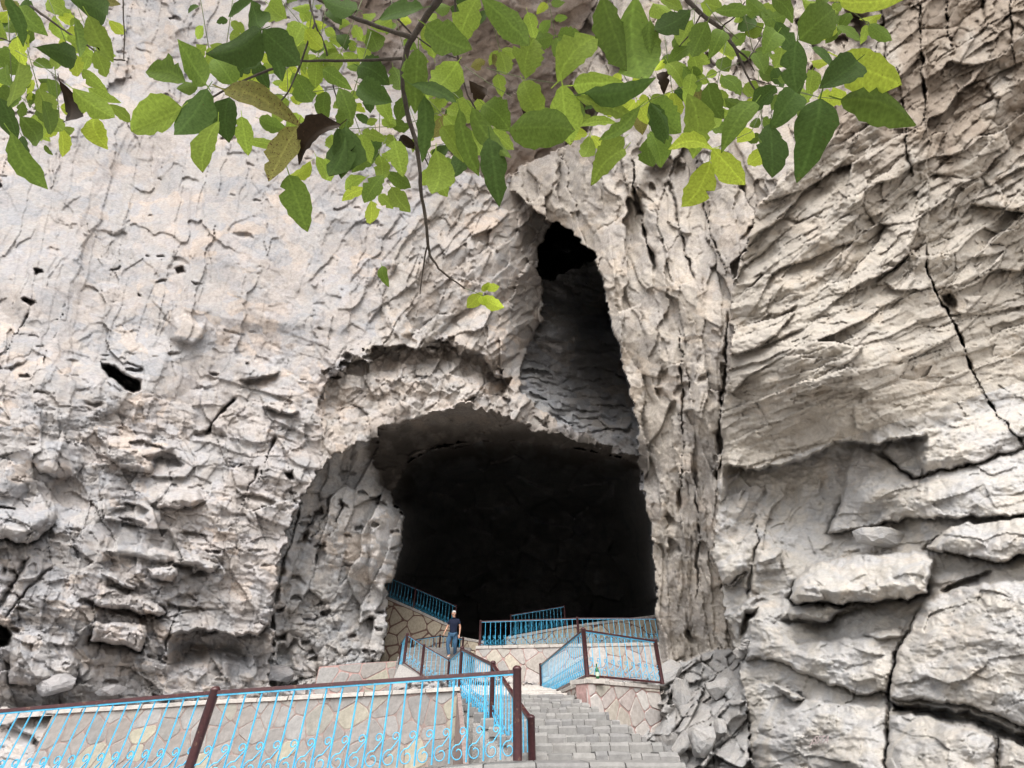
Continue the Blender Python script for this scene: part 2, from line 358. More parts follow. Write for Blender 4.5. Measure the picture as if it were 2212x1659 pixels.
# the right crag: slanting strata above, big smooth blocks below
edgeF = 1000 - 0.32 * (X - 1560)                                  # foot of the strata
strat = 1 - sig(Y - edgeF + 30, 26)
add(is_['crag'], lambda x, y: 44 * tfbm(x / 200, y / 200, 211, 3))
def strata(x, y, seed, L, Wd, amp, a, crack):
    return facets(x, y, a, L, Wd, seed, amp, 1.1, crack, .05)
wA = (1 - smooth((Y - 560) / 160)) * strat; wB = smooth((Y - 560) / 160) * strat
add(is_['crag'], lambda x, y: strata(x, y, 221, 180, 46, 60, -37, 7) + strata(x, y, 222, 90, 24, 20, -38, 4), wA)
add(is_['crag'], lambda x, y: strata(x, y, 223, 50, 13, 13, -38, 3) + strata(x, y, 225, 22, 7, 4, -36, 0), wA * CH2)
add(is_['crag'], lambda x, y: strata(x, y, 231, 260, 56, 60, -19, 7) + strata(x, y, 232, 140, 20, 18, -17, 5), wB)
add(is_['crag'], lambda x, y: strata(x, y, 233, 80, 11, 10, -17, 3) + strata(x, y, 235, 30, 6, 3, -17, 0), wB * CH2)
add(is_['crag'], lambda x, y: 24 * tfbm(x / 120, y / 76, 241, 4, .42) + facets(x, y, -6, 110, 60, 244, 14, 1.0) + facets(x, y, -6, 60, 30, 245, 6, 1.0), 1 - strat)
add(is_['crag'], lambda x, y: 5 * tfbm(x / 24, y / 14, 247, 4, .6), 1 - strat)
add(is_['crag'], lambda x, y: 8 * tfbm(x / 18, y / 11, 243, 4, .6) + facets(x, y, -10, 26, 10, 246, 4, 1.0), (1 - strat) * CH2)
nook = np.exp(-((X - 1625) / 95) ** 2 - ((Y - 1075) / 85) ** 2)
add(is_['crag'], lambda x, y: facets(x, y, -58, 120, 34, 271, 34, 1.2, 4, .03) + facets(x, y, -50, 44, 20, 273, 12, 1.2), nook)
add(is_['heap'], lambda x, y: facets(x, y, -42, 100, 56, 251, 70, 1.3, 12, .05) + facets(x, y, -38, 44, 24, 253, 24, 1.3, 6, .06))
add(is_['heap'], lambda x, y: facets(x, y, -30, 15, 9, 255, 7, 1.1), CH2)
add(is_['ledge'], lambda x, y: facets(x, y, 6, 150, 60, 261, 30, 1.1, 5, .03) + facets(x, y, 8, 50, 22, 263, 10, 1.1))
add(is_['ledge'], lambda x, y: facets(x, y, 8, 16, 8, 265, 3, 1.1), CH2)
add(mL, lambda x, y: 9 * tfbm(x / 46, y / 40, 701, 2, .5), (.2 + .8 * CH) * (.3 + .7 * np.maximum(lowL, limb)))
def CH_(x, y): return np.clip(.2 + 2.2 * fbm(x / 90, y / 70, 961, 3, .6), 0, 1.4)
def notches(x, y, L, W, seed, share, depth, ang=0):
    """here and there a block has dropped out: deep under its roof, running out below"""
    a = math.radians(ang); xr = (math.cos(a) * x + math.sin(a) * y) / L; yr = (-math.sin(a) * x + math.cos(a) * y) / W
    xr = xr + .3 * tri(xr * 2, yr * 2, seed + 20); yr = yr + .3 * tri(xr * 2 + 5, yr * 2, seed + 21)
    f1, f2, dx, dy, bx, by = voro(xr, yr, seed)
    return depth * (hsh(bx, by, seed + 5) > 1 - share) * np.clip(.62 - 1.5 * dy, 0, 1) * np.clip((f2 - f1) / .12, 0, 1)
add(mL, lambda x, y: notches(x, y, 30, 15, 901, .022, 18, 8) * (.3 + CH_(x, y)) + notches(x, y, 15, 7, 911, .03, 8) * CH_(x, y))
add(is_['cliff'], lambda x, y: notches(x, y, 64, 24, 921, .035, 30, 10), lowL)
add(is_['column'], lambda x, y: notches(x, y, 60, 26, 931, .06, 44, -60) + notches(x, y, 18, 12, 935, .05, 26))
add(is_['column'], lambda x, y: notches(x, y, 30, 18, 941, .10, 40), sig(Y - 1290, 30))
add(is_['pillar'], lambda x, y: notches(x, y, 24, 40, 951, .06, 34))
add(is_['column'] | is_['brow'], lambda x, y: 9 * tfbm(x / 40, y / 50, 703, 3, .5))
add(is_['pillar'], lambda x, y: 10 * tfbm(x / 34, y / 70, 705, 3, .5))
add(is_['crag'], lambda x, y: 15 * tfbm(x / 46, y / 30, 707, 4, .5), .4 + .6 * strat)
add(is_['vault'] | is_['heap'], lambda x, y: 16 * tfbm(x / 40, y / 36, 709, 3, .5))
add(is_['chamber'], lambda x, y: 44 * tfbm(x / 60, y / 44, 711, 4, .55) + facets(x, y, 6, 60, 16, 713, 26, 1.3, 5, .06))
add(is_['cave'], lambda x, y: facets(x, y, 0, 70, 50, 271, 40, 1.1))

# ---- drawn features: blocks, ledges, cracks, holes
JX = X + 10 * tfbm(X / 30, Y / 30, 301, 3); JY = Y + 10 * tfbm(X / 30, Y / 30, 303, 3)
def box(xs, ys, pad):
    i0 = max(0, int((min(ys) - pad - gy[0]) / STEP)); i1 = min(NY, int((max(ys) + pad - gy[0]) / STEP) + 1)
    j0 = max(0, int((min(xs) - pad - gx[0]) / STEP)); j1 = min(NX, int((max(xs) + pad - gx[0]) / STEP) + 1)
    return slice(i0, i1), slice(j0, j1)

def slab(poly, h, e=12, gxx=0.0, gyy=0.0, only=None, under=0):
    """a block standing h pixels proud; gxx / gyy tip its face; under deepens the joint just outside it"""
    s = box([p[0] for p in poly], [p[1] for p in poly], 40)
    x, y = JX[s], JY[s]
    ins = inside(poly, x, y); d = segdist(poly, x, y)
    cx = sum(p[0] for p in poly) / len(poly); cy = sum(p[1] for p in poly) / len(poly)
    v = -np.maximum(h + gxx * (x - cx) + gyy * (y - cy), .12 * h) * (.6 * np.clip(d / 4, 0, 1) + .4 * np.clip(d / e, 0, 1)) * ins if h > 0 else -h * smooth(d / e) * ins
    if under: v = v + under * np.exp(-d / 7) * (~ins) * smooth((y - cy + 10) / 40)
    if only is not None: v = v * (reg[s] == RID[only])
    O[s] += v

def hole(poly, depth, e=14, only=None):
    s = box([p[0] for p in poly], [p[1] for p in poly], 20)
    x, y = JX[s], JY[s]
    y0, y1 = min(p[1] for p in poly), max(p[1] for p in poly)
    v = depth * smooth(segdist(poly, x, y) / e) * inside(poly, x, y)
    v = v + 11 * tfbm(x / 16, y / 12, 331, 3, .55) * inside(poly, x, y)
    if depth < 100: v = v * np.clip(1.15 - (y - y0) / (y1 - y0), 0, 1) * 1.3      # a notch: deep under its roof, running out below
    if only is not None: v = v * (reg[s] == RID[only])
    O[s] += v

def ledge(pts, depth, L, lip=0, L2=20, only=None, blocky=False):
    """overhang along a left-to-right line: the rock below is set back, the rim above stands out"""
    xs = [p[0] for p in pts]; ys = [p[1] for p in pts]
    s = box(xs, ys, max(3.5 * L, 3 * L2))
    x, y = (QX[s] + .8 * (JX[s] - X[s]), QY[s] + 1.3 * (JY[s] - Y[s])) if blocky else (JX[s], JY[s])
    yl = np.interp(x, xs, ys); fade = smooth((x - xs[0]) / 25) * smooth((xs[-1] - x) / 25)
    d = y - yl
    v = np.where(d > 0, depth * np.exp(-d / L) * smooth(d / (15 if blocky else 5)), -lip * np.exp(d / L2)) * fade
    if only is not None: v = v * (reg[s] == RID[only])
    O[s] += v

def crack(pts, wd, depth):
    """a joint: a thin slot of uneven width that pinches out at both ends, one side standing a little proud"""
    s = box([p[0] for p in pts], [p[1] for p in pts], wd * 3 + 40)
    x, y = JX[s], JY[s]
    best = np.full(x.shape, 1e9); ss = np.zeros(x.shape); sd_ = np.ones(x.shape); acc = 0.0
    tot = sum(math.hypot(pts[i + 1][0] - pts[i][0], pts[i + 1][1] - pts[i][1]) for i in range(len(pts) - 1))
    for i in range(len(pts) - 1):
        x1, y1 = pts[i]; ex, ey = pts[i + 1][0] - x1, pts[i + 1][1] - y1; l = math.hypot(ex, ey)
        t = np.clip(((x - x1) * ex + (y - y1) * ey) / (l * l), 0, 1)
        dx, dy = x - x1 - t * ex, y - y1 - t * ey
        d2 = dx * dx + dy * dy; nr = d2 < best
        best = np.where(nr, d2, best); ss = np.where(nr, (acc + t * l) / tot, ss)
        sd_ = np.where(nr, np.sign(ex * dy - ey * dx), sd_); acc += l
    d = np.sqrt(best)
    fade = smooth(ss / .12) * smooth((1 - ss) / .12)
    wv = wd * .5 * np.clip(0.55 + 1.6 * vnoise(ss * tot / 26 + wd * 7.7, ss * 0 + depth, 77), 0.12, 1.4)
    O[s] += fade * (depth * np.exp(-(d / wv) ** 2) + .14 * depth * sd_ * np.exp(-d / 30) * smooth(d / 3))

def Z1(*p): return [(a * .3418, 432 + b * .3418) for a, b in p]         # readings from enlarged views
def Z2(*p): return [(a * .3418, 918 + b * .3418) for a, b in p]
def Z4(*p): return [(1404 + a * .3652, 486 + b * .3652) for a, b in p]
def Z5(*p): return [(1350 + a * .41396, 972 + b * .41396) for a, b in p]

# left wall
hole(Z1((640, 1020), (720, 1050), (800, 1100), (895, 1140), (890, 1200), (845, 1232), (760, 1190), (690, 1130)), 260, 12)
for h_ in (((120, 635), (160, 608), (245, 635), (185, 678)), ((195, 430), (270, 420), (292, 460), (208, 478)), ((1090, 440), (1170, 425), (1180, 465), (1110, 478)), ((985, 505), (1060, 508), (1050, 530), (995, 528)),
           ((868, 565), (905, 580), (922, 606), (885, 600)), ((915, 335), (950, 335), (945, 352), (918, 350)), ((985, 340), (1030, 345), (1045, 370), (995, 362)), ((1310, 1095), (1390, 1098), (1370, 1125), (1330, 1120)), ((700, 430), (770, 420), (760, 445), (710, 452)), ((1200, 520), (1300, 530), (1230, 550))):
    hole(Z1(*h_), 42, 6)
crack(Z1((1490, 1235), (1400, 1340), (1350, 1400), (1290, 1480)), 9, 70)
crack(Z1((420, 640), (330, 860), (280, 1000), (270, 1080)), 3, 20)
crack(Z1((180, 700), (90, 880), (20, 1000)), 3, 22)
ledge(Z1((1490, 1130), (1560, 1150), (1660, 1118), (1790, 1095)), 50, 16, 24, 30)
ledge(Z1((1650, 1290), (1740, 1320), (1850, 1350), (1920, 1330)), 60, 18, 26, 30)
ledge(Z1((520, 1260), (600, 1275), (680, 1260)), 36, 9)
ledge(Z1((1040, 955), (1100, 965), (1150, 945)), 40, 9, 8)
ledge(Z1((630, 190), (720, 210), (840, 215)), 22, 8)
ledge(Z1((1200, 1190), (1270, 1180), (1350, 1190)), 24, 8)
ledge(Z1((0, 1040), (60, 1045), (180, 1010)), 34, 9)
ledge(Z1((400, 1000), (520, 1010)), 30, 8)
slab(Z1((1090, 760), (1170, 720), (1290, 790), (1300, 870), (1200, 920), (1080, 880)), 26, 12, .0, .2)
# the rim over the hanging arch
ledge([(690, 806), (730, 792), (735, 775), (790, 770), (800, 752), (860, 742), (900, 752), (960, 740), (1000, 758), (1050, 768), (1075, 800), (1110, 830)], 150, 62, 16, 40, blocky=True)
ledge([(700, 856), (760, 838), (820, 856), (890, 836), (960, 850), (1040, 836)], 34, 16, 10, 20, blocky=True)
# lower left wall
slab(Z2((-60, 505), (120, 540), (330, 540), (362, 580), (330, 640), (180, 760), (80, 740), (-60, 700)), 90, 26, 0, .25, under=44)
slab(Z2((600, 1250), (700, 1240), (930, 1262), (925, 1330), (890, 1425), (720, 1390), (580, 1370)), 87, 9, .05, .2, under=60)
slab(Z2((590, 1080), (640, 1010), (760, 1050), (1000, 1130), (1055, 1180), (1010, 1215), (800, 1170), (590, 1150)), 64, 10, 0, .3, under=60)
slab(Z2((110, 970), (270, 930), (250, 980), (150, 985)), 35, 8, under=30)
slab(Z2((620, 930), (700, 940), (860, 1020), (850, 1045), (720, 1010)), 44, 9, under=34)
slab(Z2((650, 790), (780, 750), (1130, 800), (1400, 880), (1350, 920), (1140, 880), (760, 830)), 38, 14, 0, .15, under=22)
slab(Z2((660, 90), (900, 70), (1120, 130), (970, 220), (950, 300), (820, 290), (670, 190)), 44, 16, 0, .25, under=14)
slab(Z2((150, 130), (400, 100), (520, 250), (490, 350), (250, 300)), 38, 18, 0, .25, under=14)
slab(Z2((990, 430), (1240, 400), (1310, 480), (1210, 530), (1000, 520)), 58, 14, 0, .4, under=24)
slab(Z2((1210, 890), (1360, 880), (1370, 925), (1220, 935)), 52, 8, under=36)
slab(Z2((930, 900), (1120, 890), (1130, 950), (1080, 985), (950, 960)), 52, 10, under=40)
slab(Z2((70, 1310), (420, 1330), (500, 1500), (470, 1640), (60, 1640)), 58, 16, .1, .1, under=20)
hole(Z2((-60, 1240), (30, 1260), (88, 1335), (60, 1400), (-60, 1430)), 218, 14)
hole(Z2((1060, 1330), (1200, 1300), (1480, 1330), (1560, 1370), (1640, 1460), (1600, 1560), (1380, 1500), (1150, 1560), (1060, 1600), (1030, 1480)), 130, 60)
ledge(Z2((1040, 1330), (1150, 1300), (1300, 1290), (1480, 1330), (1640, 1300), (1720, 1240)), 87, 34, 30, 24)
ledge(Z2((640, 800), (700, 830), (760, 840)), 44, 8)
ledge(Z2((0, 1060), (60, 1055), (140, 1075)), 44, 8)
crack(Z2((380, 880), (270, 960), (130, 1090), (30, 1230)), 7, 30)
crack(Z2((200, 830), (100, 960), (0, 1170)), 9, 36)
crack(Z2((1130, 1140), (1100, 1260), (1040, 1380), (1040, 1500)), 7, 40)
crack(Z2((590, 1150), (600, 1250), (560, 1400)), 7, 40)
# grey jamb: slots between the leaning columns
for q in (((1905, 500), (1860, 640), (1800, 860), (1720, 1180)), ((2010, 560), (1930, 660), (1850, 760)), ((2100, 430), (2060, 560), (1960, 760)), ((2170, 470), (2120, 650), (2060, 720)), ((1640, 260), (1560, 430), (1500, 570)), ((1760, 60), (1680, 230), (1620, 380))):
    crack(Z2(*q), 6, 44)
for h_ in (((1500, 250), (1545, 240), (1530, 290), (1510, 290)), ((1790, 300), (1860, 270), (1870, 370), (1810, 360)), ((1980, 540), (2040, 500), (2050, 560), (1990, 600)), ((1850, 740), (1960, 640), (1970, 700), (1890, 770)), ((1980, 770), (2060, 720), (2080, 770), (2010, 790)), ((1740, 1330), (1830, 1310), (1820, 1370), (1750, 1380)), ((1740, 1160), (1800, 1150), (1790, 1190), (1745, 1195))):
    hole(Z2(*h_), 70, 8)
slab([(806, 1090), (846, 1094), (868, 1120), (866, 1170), (850, 1240), (822, 1290), (800, 1250), (796, 1160)], 40, 20, 0, 0, only='column')
# right crag, cracks between bodies
crack(Z4((1640, 95), (1622, 250), (1700, 420), (1770, 520), (1830, 650), (1900, 850), (2000, 1050), (2100, 1180), (2240, 1330)), 7, 90)
hole(Z4((1700, 400), (1790, 380), (1835, 480), (1832, 560), (1770, 560)), 70, 14)
s_ = box([2000, 2400], [-200, 1000], 0)
O[s_] += 34 * inside(Z4((1640, -2000), (1640, 95), (1622, 250), (1700, 420), (1770, 520), (1830, 650), (1900, 850), (2000, 1050), (2100, 1180), (2600, 1500), (2900, -2000)), JX[s_], JY[s_])
crack(Z4((1640, 110), (1560, 180), (1450, 250), (1330, 350)), 6, 60)
O -= is_['crag'] * 130 * np.exp(-((X - 1800) / 230) ** 2 - ((Y - 800) / 150) ** 2)
ledge(Z4((420, 1420), (700, 1430), (900, 1380), (1100, 1275), (1280, 1290), (1640, 1235)), 120, 60, 40, 40, only='crag')
ledge(Z4((600, 570), (800, 520), (900, 450)), 34, 12, 16)
ledge(Z4((830, 1010), (1000, 970), (1100, 960), (1300, 980)), 30, 9, 16)
crack(Z4((460, 500), (455, 700), (440, 900), (420, 1100), (415, 1400), (390, 1620)), 12, 90)
for x_, y0_, y1_, w_, d_ in ((1905, -180, 240, 5, 40), (1990, -180, 330, 6, 60), (2040, -180, 120, 8, 50), (2115, -180, 60, 5, 40), (2180, -180, 160, 5, 34), (1955, 130, 400, 4, 40)):
    crack([(x_ - 20, y0_), (x_, (y0_ + y1_) / 2), (x_ + 14, y1_)], w_, d_)
hole([(1820, 20), (1870, 10), (1900, 60), (1895, 190), (1850, 170), (1826, 110)], 110, 40)
# upper pillar fissures
crack([(1362, 330), (1372, 420), (1400, 520), (1420, 600)], 9, 90)
crack([(1500, 330), (1530, 480), (1570, 600)], 6, 60)
crack([(1440, 380), (1470, 500), (1500, 620)], 5, 44)
hole([(1400, 330), (1460, 350), (1440, 440), (1405, 470), (1370, 420)], 60, 26)
crack([(1470, 700), (1478, 860), (1474, 1000), (1462, 1120)], 7, 60)
crack([(1500, 1000), (1512, 1120), (1505, 1300)], 5, 40)
# big blocks of the lower right
slab(Z5((1060, 440), (1110, 330), (1150, 130), (1200, -20), (1340, 20), (1430, 90), (1500, 148), (1800, 72), (2300, -60), (2300, 340), (1700, 352), (1500, 358), (1370, 372), (1180, 425)), 64, 60, 0, .10, under=34)
slab(Z5((1340, 0), (1430, 90), (1500, 148), (1800, 72), (2300, -80), (2300, -300), (1400, -60)), 56, 26, 0, .12, under=30)
slab(Z5((872, 730), (880, 690), (1000, 590), (1140, 545), (1500, 530), (1610, 560), (1600, 650), (1570, 745), (1470, 778), (1150, 802), (900, 800), (860, 770)), 129, 30, 0, .75, under=60)
slab(Z5((1568, 515), (1700, 385), (2300, 330), (2300, 480), (1950, 585), (1800, 560), (1600, 528)), 98, 34, 0, .45, under=56)
slab(Z5((850, 850), (870, 818), (1000, 800), (1150, 812), (1085, 885), (1050, 897), (960, 887), (870, 882)), 78, 10, 0, .5, under=70)
hole(Z5((720, 870), (840, 845), (1000, 850), (1150, 812), (1430, 782), (1300, 830), (1140, 900), (1100, 960), (1000, 1010), (930, 960), (800, 930)), 98, 46)
slab(Z5((630, 1090), (660, 900), (700, 870), (760, 900), (900, 1000), (1250, 970), (1440, 945), (1550, 800), (1400, 1070), (1380, 1265), (1200, 1270), (1000, 1190), (760, 1090)), 48, 34, 0, .14, under=26)
slab(Z5((1240, 960), (1300, 930), (1450, 925), (1440, 970), (1330, 985)), 42, 14, under=16)
slab(Z5((1555, 790), (1750, 715), (2300, 640), (2300, 1560), (2082, 1440), (1900, 1370), (1780, 1330), (1395, 1292), (1385, 1180), (1412, 1070)), 78, 50, 0, .02, under=30)
hole(Z5((1370, 1300), (1600, 1330), (1800, 1350), (1920, 1410), (2300, 1560), (2300, 1660), (1960, 1500), (1800, 1440), (1600, 1400), (1390, 1370)), 126, 16)
slab(Z5((612, 1240), (700, 1205), (780, 1225), (930, 1290), (1360, 1350), (1365, 1500), (1345, 1760), (660, 1760), (640, 1400)), 62, 40, 0, .05, under=20)
slab(Z5((760, 1215), (900, 1265), (940, 1290), (900, 1310), (800, 1275)), 48, 7, under=40)
hole(Z5((680, 1440), (760, 1480), (860, 1480), (800, 1520), (720, 1500)), 62, 18)
slab(Z5((1375, 1385), (1500, 1375), (1700, 1420), (1920, 1490), (1945, 1560), (1945, 1760), (1355, 1760), (1360, 1560)), 70, 34, 0, .04)
slab(Z5((1965, 1500), (2300, 1600), (2300, 1760), (1965, 1760)), 62, 20)
crack(Z5((1540, 800), (1490, 930), (1410, 1070), (1385, 1200), (1380, 1330), (1365, 1500), (1350, 1700)), 6, 46)
crack(Z5((1950, 1480), (1955, 1700)), 8, 60)
crack(Z5((690, 350), (690, 470), (660, 600), (650, 720), (640, 780)), 7, 40)
crack(Z5((640, 625), (560, 690), (500, 730)), 8, 36)
ledge(Z5((480, 720), (560, 700), (650, 630)), 48, 12, 20)
ledge(Z5((640, 790), (700, 775), (760, 770)), 42, 9)
slab(Z5((470, 600), (560, 540), (650, 560), (655, 620), (540, 700), (480, 715)), 56, 16, 0, .2)
slab(Z5((680, 520), (820, 510), (830, 630), (680, 630)), 34, 20)
hole(Z5((620, 830), (720, 815), (690, 880), (640, 960), (590, 1000)), 112, 18)
slab(Z5((790, 140), (880, 110), (940, 170), (900, 330), (830, 260)), -34, 30)
ledge(Z5((1630, 735), (1800, 650), (1940, 610)), 70, 24, 0)
# rubble heap
hole([(1396, 1545), (1420, 1535), (1440, 1550), (1420, 1590), (1398, 1600)], 60, 14)
crack([(1530, 1480), (1490, 1530), (1455, 1585)], 7, 60)
crack([(1536, 1560), (1540, 1660)], 5, 50)

O *= 0.85
TF = T * (1 + O / FPX)
# fine tooth on everything
TF = TF * (1 + (.7 * fbm(X / 7, Y / 7, 401, 3, .6)) / FPX)
U_ = (X - CX) / FPX; V_ = (CY - Y) / FPX
VX = (U_ * TF); VY = ((CP - SP * V_) * TF); VZ = EYE[2] + (SP + CP * V_) * TF
CO = np.stack([VX, VY, VZ], -1).reshape(-1, 3).astype(np.float32)

_, _, _, _, _bx, _by = voro((X * .985 + Y * .17 + 9 * tfbm(X / 40, Y / 40, 821, 3)) / 84, (Y * .985 - X * .17 + 9 * tfbm(X / 40, Y / 40, 823, 3)) / 46, 825)
_, _, _, _, _cx, _cy = voro(X / 26, Y / 18, 827)
TONE = (.62 * hsh(_bx, _by, 829) + .38 * hsh(_cx, _cy, 831)).reshape(-1).astype(np.float32)      # each block of the rock has its own tone
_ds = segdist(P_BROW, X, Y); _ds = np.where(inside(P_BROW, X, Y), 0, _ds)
BROW_SHADE = np.clip(1.0 - _ds / 38 + .9 * fbm(X / 26, Y / 20, 801, 4, .6), 0, 1) * smooth((Y - 905 - 14 * fbm(X / 30, Y / 30, 803, 3)) / 40) * (X < 1400)  # painted shade of the brow, fading out onto the jamb top
RUST = np.clip(sig(X - 1740, 60) * sig(330 - Y, 50) * (.55 + 1.1 * fbm(X / 60, Y / 90, 811, 4, .6)), 0, .6)
RUST = np.maximum(RUST, np.clip(is_['vault'] * (.45 + .9 * fbm(X / 90, Y / 60, 813, 4, .6)), 0, .5)).reshape(-1).astype(np.float32)      # iron staining at upper right, patchy brown tint on the vault
BROW_SHADE = BROW_SHADE.reshape(-1).astype(np.float32)

def grid_faces():
    i = np.arange(NY - 1)[:, None] * NX + np.arange(NX - 1)[None]
    return np.stack([i, i + NX, i + NX + 1, i + 1], -1).reshape(-1, 4)   # faces turned to the viewer

FACES = grid_faces()
FREG = reg[:-1, :-1].reshape(-1)

def rock_body(name, ids, mat, split=None):
    sel = np.isin(FREG, [RID[i] for i in ids])
    if split is not None: sel &= split.reshape(-1)
    f = FACES[sel]
    used, inv = np.unique(f, return_inverse=True)
    f = inv.reshape(-1, 4)
    me = bpy.data.meshes.new(name)
    me.vertices.add(len(used)); me.vertices.foreach_set('co', CO[used].ravel())
    n = len(f)
    me.loops.add(n * 4); me.loops.foreach_set('vertex_index', f.ravel().astype(np.int32))
    me.polygons.add(n); me.polygons.foreach_set('loop_start', (np.arange(n) * 4).astype(np.int32))
    me.update(calc_edges=True)
    at = me.attributes.new('brow_shade', 'FLOAT', 'POINT'); at.data.foreach_set('value', BROW_SHADE[used])
    at = me.attributes.new('rust', 'FLOAT', 'POINT'); at.data.foreach_set('value', RUST[used])
    at = me.attributes.new('tone', 'FLOAT', 'POINT'); at.data.foreach_set('value', TONE[used])
    me.materials.append(mat)
    o = link(name, me); o['kind'] = 'structure'
    return o

strat_f = (Y[:-1, :-1] < edgeF[:-1, :-1] + 30)
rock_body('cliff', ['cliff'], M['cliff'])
rock_body('rock_arch', ['arch'], M['arch'])
rock_body('cave_ceiling', ['brow'], M['brow_shade'])
rock_body('rock_columns', ['column'], M['column'])
rock_body('cave_vault', ['vault'], M['vault'])
rock_body('rock_pillar', ['pillar'], M['pillar'])
rock_body('rock_crag', ['crag'], M['crag'], strat_f)
rock_body('rock_blocks', ['crag'], M['boulder'], ~strat_f)
rock_body('scree', ['heap'], M['rubble'])
rock_body('cave_chamber', ['chamber'], M['chamber'])
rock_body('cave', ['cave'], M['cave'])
rock_body('rock_ledge', ['ledge'], M['cliff'])

# ------------------------------------------------------------------ materials of built things
def plain_mat(name, col, rough=0.5, metal=0.0, var=0.0, spec=0.5, nscale=20, bump=0.0, rnd=0.0, rust=None):
    m = bpy.data.materials.new(name); m.use_nodes = True
    t = m.node_tree; N = t.nodes; L = t.links; b = N['Principled BSDF']
    b.inputs['Roughness'].default_value = rough; b.inputs['Metallic'].default_value = metal
    b.inputs['Specular IOR Level'].default_value = spec; b.inputs['Base Color'].default_value = (*col, 1)
    out = None
    tc = N.new('ShaderNodeTexCoord'); n = N.new('ShaderNodeTexNoise'); n.inputs['Scale'].default_value = nscale
    n.inputs['Detail'].default_value = 5; L.new(tc.outputs['Object'], n.inputs['Vector'])
    if var:
        mr = N.new('ShaderNodeMapRange'); mr.inputs['From Min'].default_value = .3; mr.inputs['From Max'].default_value = .7
        mr.inputs['To Min'].default_value = 1 - var; mr.inputs['To Max'].default_value = 1 + var
        L.new(n.outputs['Fac'], mr.inputs['Value'])
        mx = N.new('ShaderNodeMix'); mx.data_type = 'RGBA'; mx.blend_type = 'MULTIPLY'; mx.inputs[0].default_value = 1
        mx.inputs[6].default_value = (*col, 1); L.new(mr.outputs[0], mx.inputs[7]); out = mx.outputs[2]
    if rnd:
        oi = N.new('ShaderNodeObjectInfo'); m2 = N.new('ShaderNodeMapRange')
        m2.inputs['To Min'].default_value = 1 - rnd; m2.inputs['To Max'].default_value = 1 + rnd
        L.new(oi.outputs['Random'], m2.inputs['Value'])
        mx = N.new('ShaderNodeMix'); mx.data_type = 'RGBA'; mx.blend_type = 'MULTIPLY'; mx.inputs[0].default_value = 1
        if out is None: mx.inputs[6].default_value = (*col, 1)
        else: L.new(out, mx.inputs[6])
        L.new(m2.outputs[0], mx.inputs[7]); out = mx.outputs[2]
    if rust:
        n2 = N.new('ShaderNodeTexNoise'); n2.inputs['Scale'].default_value = 14; n2.inputs['Detail'].default_value = 6
        L.new(tc.outputs['Object'], n2.inputs['Vector'])
        r = N.new('ShaderNodeValToRGB'); r.color_ramp.elements[0].position = .6; r.color_ramp.elements[1].position = .68
        L.new(n2.outputs['Fac'], r.inputs['Fac'])
        mx = N.new('ShaderNodeMix'); mx.data_type = 'RGBA'; mx.inputs[7].default_value = (*rust, 1); L.new(r.outputs[0], mx.inputs[0])
        if out is None: mx.inputs[6].default_value = (*col, 1)
        else: L.new(out, mx.inputs[6])
        out = mx.outputs[2]
    if out is not None: L.new(out, b.inputs['Base Color'])
    if bump:
        bp = N.new('ShaderNodeBump'); bp.inputs['Strength'].default_value = bump; bp.inputs['Distance'].default_value = .02
        L.new(n.outputs['Fac'], bp.inputs['Height']); L.new(bp.outputs[0], b.inputs['Normal'])
    return m

def stone_mat(name, cols):
    """quarried stone whose tone differs from piece to piece"""
    m = bpy.data.materials.new(name); m.use_nodes = True
    t = m.node_tree; N = t.nodes; L = t.links; b = N['Principled BSDF']
    b.inputs['Roughness'].default_value = .9; b.inputs['Specular IOR Level'].default_value = .2
    oi = N.new('ShaderNodeObjectInfo'); r = N.new('ShaderNodeValToRGB'); r.color_ramp.interpolation = 'LINEAR'
    while len(r.color_ramp.elements) < len(cols): r.color_ramp.elements.new(.5)
    for i, c in enumerate(cols):
        r.color_ramp.elements[i].position = i / (len(cols) - 1); r.color_ramp.elements[i].color = (*c, 1)
    L.new(oi.outputs['Random'], r.inputs['Fac'])
    tc = N.new('ShaderNodeTexCoord'); n = N.new('ShaderNodeTexNoise'); n.inputs['Scale'].default_value = 9
    n.inputs['Detail'].default_value = 7; n.inputs['Roughness'].default_value = .65
    L.new(tc.outputs['Object'], n.inputs['Vector'])
    mr = N.new('ShaderNodeMapRange'); mr.inputs['From Min'].default_value = .3; mr.inputs['From Max'].default_value = .7
    mr.inputs['To Min'].default_value = .72; mr.inputs['To Max'].default_value = 1.15
    L.new(n.outputs['Fac'], mr.inputs['Value'])
    mx = N.new('ShaderNodeMix'); mx.data_type = 'RGBA'; mx.blend_type = 'MULTIPLY'; mx.inputs[0].default_value = 1
    L.new(r.outputs[0], mx.inputs[6]); L.new(mr.outputs[0], mx.inputs[7]); L.new(mx.outputs[2], b.inputs['Base Color'])
    bp = N.new('ShaderNodeBump'); bp.inputs['Strength'].default_value = .5; bp.inputs['Distance'].default_value = .02
    L.new(n.outputs['Fac'], bp.inputs['Height']); L.new(bp.outputs[0], b.inputs['Normal'])
    return m

